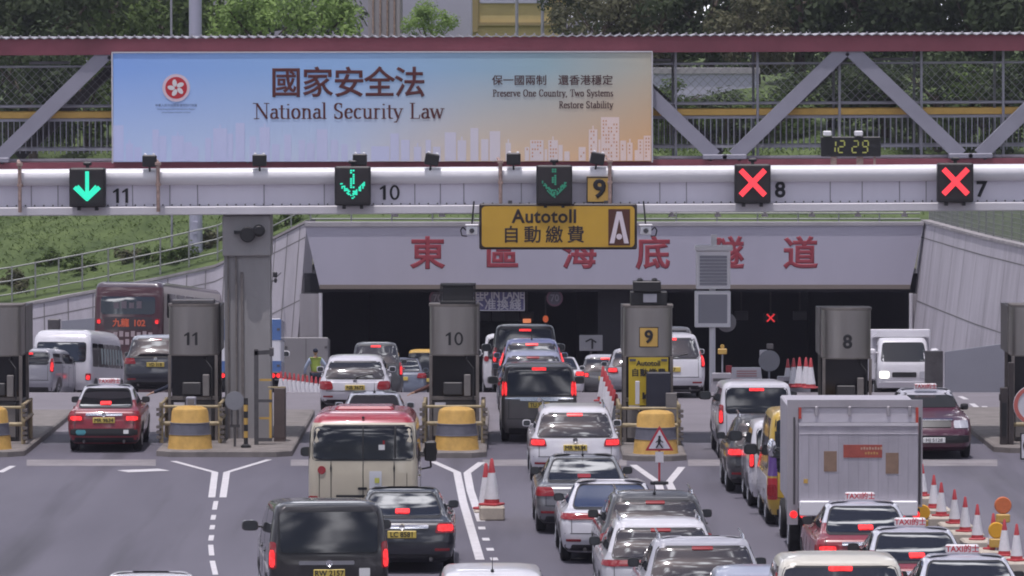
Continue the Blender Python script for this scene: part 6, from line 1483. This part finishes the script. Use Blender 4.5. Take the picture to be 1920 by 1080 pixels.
V('dark blue crossover with a yellow plate beside booth 11', 'car', 'crossover_car', 290, 63.5, 'suv', 4.5, 1.86, 1.76, (.03, .032, .045), group=Q4, tails='wide', lit=False, ptxt='VD 318', roofm=paint((.30, .32, .38)), splitz=1.6)
def curtains(r, B, h, P): 
    c = mat('pale_curtain', (.30, .36, .36), .8); m = MB()
    for k in range(8):
        vs, fs = patch(lambda y, z: B.side(y, z, 1), 1.9 + k * .52, 2.13 + k * .52, 1.18, 1.70, out=.014, rc=.02, nu=2, nv=4, into=Vector((-1, 0, 0))); m.add(vs, fs)
    m.build('curtain', c, r)
    for q in (-.86, -.35, .35, .86): pass
V('white coach with pale curtains angled right beyond the far left booth', 'minibus', 'minibus', 112, 57, 'minibus', 6.6, 1.98, 2.3, (.66, .65, .70), yaw=7, group=Q4, tails='low', far=True, extra=curtains, win=(1.25, 1.85, .80, .80), splitz=None, plz=.62)
# red roofed minibus
CRM = (.50, .45, .35)
def mini(r, B, h, P):
    P(B.rear, -h * 1.12, -h * 1.0, 1.56, 2.18, nm='corner_window', m=GLASS, out=.012, rc=.05); P(B.rear, h * 1.0, h * 1.12, 1.56, 2.18, nm='corner_window', m=GLASS, out=.012, rc=.05)
    P(B.rear, -.015, .015, 1.57, 2.18, nm='window_bar', m=BLACK, out=.03, rc=.005, nu=1)
    P(B.rear, .60, .64, 1.57, 2.18, nm='window_bar', m=BLACK, out=.028, rc=.005, nu=1)
    sm = MB()
    for q in (-.62, .0, .60):
        vs, fs = patch(B.rear, q - .008, q + .008, .5, 1.53, out=.006, rc=.003, nu=1, nv=6, into=Vector((0, 1, 0))); sm.add(vs, fs)
    for q in (-.62, .60):
        vs, fs = patch(B.rear, q - .018, q + .018, 1.30, 1.46, out=.03, rc=.01, nu=1, nv=2, into=Vector((0, 1, 0))); sm.add(vs, fs)
    sm.build('door_seam', BLACK, r)
    for q0, q1 in ((-.88, -.72),): P(B.rear, q0, q1, 1.27, 1.43, nm='red_reflector', m=TAIL, out=.02, rc=.08)
    P(B.rear, .12, .36, .98, 1.33, nm='lpg_sticker', m=mat('white_sticker', (.55, .56, .6), .5), out=.012, rc=.01)
    y0 = B.rear(.24, 1.0)[1] - .018
    st = MB().cbox((.27, y0, 1.15), (.09, .004, .1)).build('sticker_patch', mat('sticker_yellow', (.5, .5, .1), .5), r)
    P(B.rear, -.52, .10, .82, .87, nm='step_strip', m=BLACK, out=.04, rc=.01); P(B.rear, -.10, .08, .97, 1.02, nm='handle_recess', m=BLACK, out=.03, rc=.02)
    RR = paint((.33, .022, .04), 0, 'minibus_red')
    MB().bbox((-.58, 1.4, 2.4), (.58, 3.2, 2.545), .05).build('air_conditioner', RR, r)
    MB().ball((0, .22, 2.36), (.03, .03, .03), 8).build('rear_camera', BLACK, r)
    y0 = B.rear(.35, 1.8)[1] - .02; MB().box((.30, y0 - .004, 1.74), (.42, y0, 1.84)).build('window_sticker', PLATEW, r); MB().box((.38, y0 - .006, 1.845), (.42, y0, 1.92)).build('red_tag', TAIL, r)
    MB().path([(1.0, 5.6, 1.3), (1.25, 5.5, 1.25), (1.27, 5.5, 1.0), (1.05, 5.55, .95)], .02).bbox((1.14, 5.35, 1.15), (1.38, 5.5, 1.6), .03).build('side_mirror_arm', BLACK, r)
V('cream minibus with a red roof in the lane left of booth 10', 'minibus', 'minibus', 680, 97.2, 'minibus', 6.0, 2.12, 2.46, CRM, yaw=.4, group=Q3, tails='low', third=False, roofm=paint((.33, .022, .04), 0, 'minibus_red'), splitz=2.225, droop=.2, win=(1.56, 2.19, .98, .96), wr=.38, plz=.72, extra=mini, badge=False, ptxt='KJ 4082', lit=False, mirrors=True, mirm=BLACK, glassm=GLASSV)
def hiace(r, B, h, P):
    P(B.rear, -.5, .42, .92, .985, nm='chrome_strip', m=mat('dull_chrome', (.35, .35, .38), .3, .8), out=.03, rc=.02)
    P(B.rear, .5, .68, .72, .86, nm='white_sticker', m=PLATEW, out=.01, rc=.01)
V('black van at the bottom edge with a big dark rear window', 'van', 'van', 616, 113.5, 'van', 4.7, 1.98, 1.95, (.022, .02, .022), yaw=-4.6, group=Q3, tails='tall', plz=.78, extra=hiace, lit=True, third=False, ptxt='RW 2157', droop=.24)
V('black saloon with a chrome strip and lit red lamps beside the black van', 'car', 'saloon_car', 753, 104.2, 'sedan', 4.6, 1.90, 1.42, (.02, .022, .03), yaw=.4, group=Q3, tails='wide', chrome=True, ptxt='LC 8581')
# -- right lanes, far to near
V('white van with a dark rear window, furthest ahead in the box truck lane', 'van', 'van', 1420, 81.2, 'van', 4.6, 1.74, 1.82, (.60, .59, .64), yaw=.0, group=Q2, tails='tall', roofm=paint((.62, .61, .66)), splitz=1.68, mirm=BLACK, droop=.14)
V('dark grey crossover squeezed between two white vans in the truck lane', 'car', 'crossover_car', 1446, 88, 'suv', 3.8, 1.84, 1.62, (.05, .05, .055), yaw=.0, group=Q2, tails='wide', rails=True, mirm=BLACK)
V('white van with black mirrors just behind the dark grey crossover', 'van', 'van', 1486, 91, 'van', 3.6, 1.74, 1.80, (.62, .61, .66), yaw=.0, group=Q2, tails='tall', mirm=BLACK)
YV = (.55, .36, .05)
def courier(r, B, h, P):
    for sg in (-1, 1):
        inn = Vector((-sg, 0, 0)); fn = lambda y, z, sg=sg: B.side(y, z, sg)
        P(fn, .25, 4.2, .45, 1.0, nm='white_side_panel', m=paint(WH), inn=inn, out=.006, rc=.1, nu=20)
    for q0, q1, z0, z1, c, nm in ((-h * 1.02, -h * .80, 1.02, 1.45, (.10, .04, .22), 'purple_band'), (-h * 1.02, -h * .80, .55, .98, (.45, .03, .04), 'red_band')):
        P(B.rear, q0, q1, z0, z1, nm=nm, m=paint(c), out=.008, rc=.02)
V('tall yellow courier van with purple and red bands just left of the truck', 'van', 'courier_van', 1533, 94.7, 'van', 4.0, 1.96, 2.3, YV, yaw=0, group=Q2, tails='low', third=False, extra=courier, lit=False, mirm=BLACK)

def dashes(x0, x1, z, h_, y, m, par):
    mb = MB(); x = x0; k = 0
    while x < x1: mb.box((x, y, z), (x + h_ * .7, y + .003, z + h_ * (.8 + .2 * (k % 2)))); x += h_ * 1.05; k += 1
    return mb.build('worn_print', m, par)
def lorry(label, px, s, Wd, Lb, Hb, zb, colb, cab, group, yaw=0.0, oncoming=False, detail=False, cabc=WH, rearm=None, name='box_lorry', stripes=None, pos=None):
    d = F / s; X = (px - 960) / s; yw = radians(.8) - radians(yaw); Lt = Lb + cab
    r = thing(name, label, 'lorry', (X, d, gz(d)), yw, group); g0, g1 = gz(d), gz(d + Lt)
    r.rotation_euler[0] = math.atan2(g1 - g0, Lt)
    if oncoming: r.location = (X, d + Lt, g1); r.rotation_euler = (math.atan2(g0 - g1, Lt), 0, yw + pi)
    h = Wd / 2; bm = mat('box_' + name + '%02d' % int(px % 97), colb, .5, var=.07, scale=.8)
    MB().bbox((-h, 0, zb), (h, Lb, Hb - (.1 if detail else 0)), .03).build('cargo_box', bm, r)
    MB().box((-h * .4, .1, zb - .3), (-h * .3, Lt - .4, zb - .003)).box((h * .3, .1, zb - .3), (h * .4, Lt - .4, zb - .003)).box((-h * .8, .3, .45), (h * .8, .5, zb - .05)).build('chassis', BLACK, r)
    Bc = Body([(.4, .0, cab - .1, .86 * h, .1, .2, .02), (.6, 0, cab, .88 * h, .1, .22, .03), (1.15, 0, cab, .88 * h, .1, .25, .03), (1.25, 0, cab - .05, .87 * h, .1, .25, .03), (1.95, .02, cab - .45, .80 * h, .1, .2, .03), (2.08, .05, cab - .6, .74 * h, .12, .2, .03)])
    c = Bc.mesh([paint(cabc)], None, 'cab', r); c.location = (0, Lb + .06, 0)
    def CP(fn, *a, nm, m, inn, **k):
        vs, fs = patch(fn, *a, into=inn, **k); o = MB().add(vs, fs).build(nm, m, r, smooth=35); o.location = (0, Lb + .06, 0); return o
    CP(Bc.front, -.78 * h, .78 * h, 1.27, 1.93, -.68 * h, .68 * h, nm='windscreen', m=GLASSL, inn=Vector((0, -1, 0)), out=.012, rc=.08)
    for sg in (-1, 1):
        CP(lambda y, z, sg=sg: Bc.side(y, z, sg), .2, cab - .5, 1.25, 1.85, .25, cab - .75, nm='side_window', m=GLASS, inn=Vector((-sg, 0, 0)), out=.01, rc=.05)
        CP(Bc.front, sg * h * .5, sg * h * .82, .72, .95, nm='headlight', m=HEADON if oncoming and sg > 0 else HEAD, inn=Vector((0, -1, 0)), out=.02, rc=.05)
        mirror(r, sg, sg * h * .86, Lb + cab - .35, 1.62, WHITEH if not detail else BLACK, 1.4)
    CP(Bc.front, -h * .4, h * .4, .75, .92, nm='grille', m=BLACK, inn=Vector((0, -1, 0)), out=.02, rc=.03)
    CP(Bc.front, -h * .85, h * .85, .42, .6, nm='bumper', m=BLACK if not oncoming else paint(cabc), inn=Vector((0, -1, 0)), out=.03, rc=.03)
    wr = .38 if zb > .8 else .33
    for x in (-1, 1):
        for y in (1.1, Lb + cab - .75): wheel(r, x * (h - .18), y, wr, .26)
    # tail lamps and rear frame
    bar = MB().bbox((-h * .95, .02, .72), (h * .95, .12, .86), .01).build('rear_bumper', DSTEEL, r)
    for sg in (-1, 1):
        t = MB().bbox((sg * h * .85 - .17, -.04, .70), (sg * h * .85 + .17, .019, .93), .02).build('tail_light', BLACK, r)
        m = MB()
        for k in (-.07, .07): m.lathe([(.07, -.01), (.075, .0), (.075, .02)], (sg * h * .85 + k * 1.35, -.055, .81), 14, 'y')
        m.build('lamp_lens', TAILON if detail or not oncoming else TAIL, t, smooth=40)
    if not detail:
        q = MB().box((-.012, -.006, zb + .06), (.012, -.001, Hb - .06))
        for x in (-h + .08, h - .08):
            for z_ in (zb + .3, Hb - .4): q.box((x - .05, -.02, z_), (x + .05, -.0015, z_ + .08))
        q.build('rear_door_fittings', DSTEEL, r)
    if detail:
        AL = mat('aluminium_frame', (.40, .38, .41), .45, .3, var=.12, scale=1.5, streak=.3)
        MB().box((-h - .03, -.06, .62), (-h + .17, .02, Hb + .02)).build('corner_post', AL, r); MB().box((h - .05, -.06, .95), (h + .03, .02, Hb + .02)).build('corner_post', AL, r); MB().box((-h + .171, -.06, Hb - .12), (h - .051, .02, Hb + .02)).build('top_rail', AL, r)
        rb = MB()
        for k in range(1, 12): x_ = -h + .18 + k * (2 * h - .24) / 12; rb.box((x_ - .006, -.153, 1.12), (x_ + .006, -.1503, 2.30))
        rb.build('panel_rib', mat('rib_grey', (.33, .32, .36), .5), r)
        [MB().tube((x_, -.08, 1.0), (x_, -.08, Hb - .3), .018, n=6).build('lift_ram', DSTEEL, r) for x_ in (-h + .10, h - .02)]
        MB().box((-h + .20, -.04, 2.53), (h - .08, -.003, Hb - .13)).build('upper_panel', mat('upper_panel', (.52, .5, .55), .5, var=.06, scale=1), r)
        tl = MB().box((-h + .18, -.15, .99), (h - .06, -.062, 2.50)).build('tail_lift', mat('tail_lift_grey', (.41, .39, .44), .5, .0, var=.16, scale=2.2, streak=.25), r)
        MB().box((-h + .18, -.165, 2.47), (h - .06, -.151, 2.53)).box((-h + .18, -.157, 2.32), (h - .06, -.1505, 2.335)).build('lift_edge', WHITEP, tl)
        MB().bbox((-h + .19, -.28, .80), (h - .07, -.155, 1.08), .02).build('lift_lip', WHITEH, tl)
        for x, w_, z0, z1, m in ((-.36 * h, .14, 1.62, 2.0, 'tan'), (.36 * 1.6 * h, .14, 1.58, 1.97, 'tan')): 
            MB().box(((x - w_), -.158, z0), (x + .10, -.1505, z1)).build('tan_plate', mat('tan_plate', (.26, .17, .12), .6, var=.15, scale=6), tl)
        o = MB().box((-.22, -.160, 1.88), (.50, -.1507, 2.12)).build('red_plate', mat('red_plate', (.36, .08, .06), .6, var=.15, scale=6), tl)
        dashes(.10, .48, 2.03, .05, -.163, mat('pale_brown_print', (.5, .33, .25), .6), o); dashes(.18, .42, 1.94, .05, -.163, mat('yellow_brown_print', (.5, .27, .1), .6), o)
        MB().box((-h + .27, -.157, 1.40), (-h + .35, -.1508, 1.48)).build('yellow_sticker', YELP, tl)
        hg = MB()
        for x in (-.72, -.1, .62, 1.02): hg.bbox((x - .03, -.08, Hb - .28), (x + .03, -.041, Hb - .1), .008)
        hg.build('door_hinge', AL, r)
        MB().box((-h + .18, -.075, Hb - .33), (-h + .23, -.062, Hb - .12)).box((h - .10, -.075, Hb - .6), (h - .05, -.062, Hb - .12)).build('red_marker', mat('marker_red', (.5, .07, .05), .5), r)
        MB().ball((-h - .12, Lb + .9, 1.75), (.09, .07, .18), 12).build('chrome_mirror', CHROME, r, smooth=60)
        MB().tube((-h - .1, Lb + .9, 1.75), (-h * .8, Lb + .9, 1.5), .02).build('mirror_arm', BLACK, r)
    if stripes:
        for z0, z1, c in stripes: MB().box((-h - .012, -.012, z0), (h + .012, Lb + .01, z1)).build('stripe', paint(c), r)
    if oncoming: MB().prism([(-h + .06, 2.12), (h - .06, 2.12), (h - .3, Hb - .1), (-h + .3, Hb - .1)], Lb + .01, Lb + .5).build('wind_deflector', paint(cabc), r)
    return r
lorry('big grey box truck with a raised tail lift, brown plates and lit red lamps', 1604, 100.8, 2.46, 3.3, 2.93, .98, (.42, .40, .45), 1.75, Q2, yaw=.9, detail=True, name='box_truck')
lorry('small white box lorry with one lit headlamp coming up from the tunnel', 1693, 56, 2.04, 3.4, 2.4, .7, (.66, .65, .7), 1.5, 'oncoming vehicles', yaw=.0, oncoming=True)
lorry('blue and white striped lorry mostly hidden by the gantry column', 464, 56, 2.2, 4.0, 2.72, .8, (.66, .66, .7), 1.5, Q4, stripes=[(2.0, 2.7, (.08, .16, .38)), (.82, 1.3, (.08, .16, .38))])
lorry('dusty grey lorry waiting beneath the left wing wall beside the officer', 573, 52.2, 1.6, 3.6, 2.35, .6, (.22, .21, .22), 1.4, Q4, yaw=0, cabc=(.3, .3, .32))
LEDB = mat('led_route', (.3, .06, .03), .5, emit=(1, .16, .07), es=.2)
# double decker bus
def busx(r, B, h, P):
    P(B.rear, -.98, .98, 3.1, 3.72, nm='upper_rear_window', m=GLASS, out=.012, rc=.1)
    P(B.rear, -.85, .88, 2.55, 3.0, nm='route_display', m=paint((.035, .02, .025)), out=.014, rc=.04)
    y = B.rear(0, 2.8)[1] - .025; text('九龍', .30, (-.24, y, 2.77), LEDB, r, 'route_letters', off=.01); text('102', .30, (.42, y, 2.77), LEDB, r, 'route_letters', off=.01)
    P(B.rear, -1.1, 1.1, .5, 1.2, nm='engine_cover', m=DSTEEL, out=.01, rc=.05)
    wm = mat('bus_white_letters', (.35, .28, .3), .6)
    for k, z in enumerate((2.3, 2.02)): dashes(-.5 - .2 * k, .9, z, .2, B.rear(0, z)[1] - .02, wm, r)
    dashes(-.5, .5, 3.3, .26, B.rear(0, 3.3)[1] - .025, mat('bus_dim_letters', (.12, .1, .12), .5), r)
    for sg in (-1, 1):
        fn = lambda y, z, sg=sg: B.side(y, z, sg); inn = Vector((-sg, 0, 0))
        P(fn, .35, 10.4, .5, 4.2, nm='side_livery', m=paint((.42, .38, .34), 0, 'champagne'), inn=inn, out=.006, rc=.1, nu=20)
        for k in range(6): P(fn, .8 + k * 1.6, 2.32 + k * 1.6, 3.0, 3.85, nm='upper_window', m=GLASS, inn=inn, out=.016, rc=.08, nu=4, nv=4)
        for k in range(6): P(fn, .8 + k * 1.6, 2.32 + k * 1.6, 1.3, 2.2, nm='lower_window', m=GLASS, inn=inn, out=.016, rc=.08, nu=4, nv=4)
V('dark red double deck bus with an orange route display beyond booth 11', 'bus', 'double_deck_bus', 236, 53.2, 'bus', 11.4, 2.48, 4.25, (.055, .012, .018), yaw=9, group=Q4, tails='busl', plate=False, badge=False, third=False, wr=.48, extra=busx, mirrors=False, roofm=paint((.06, .04, .06)), splitz=4.0, far=True, bumper=False)
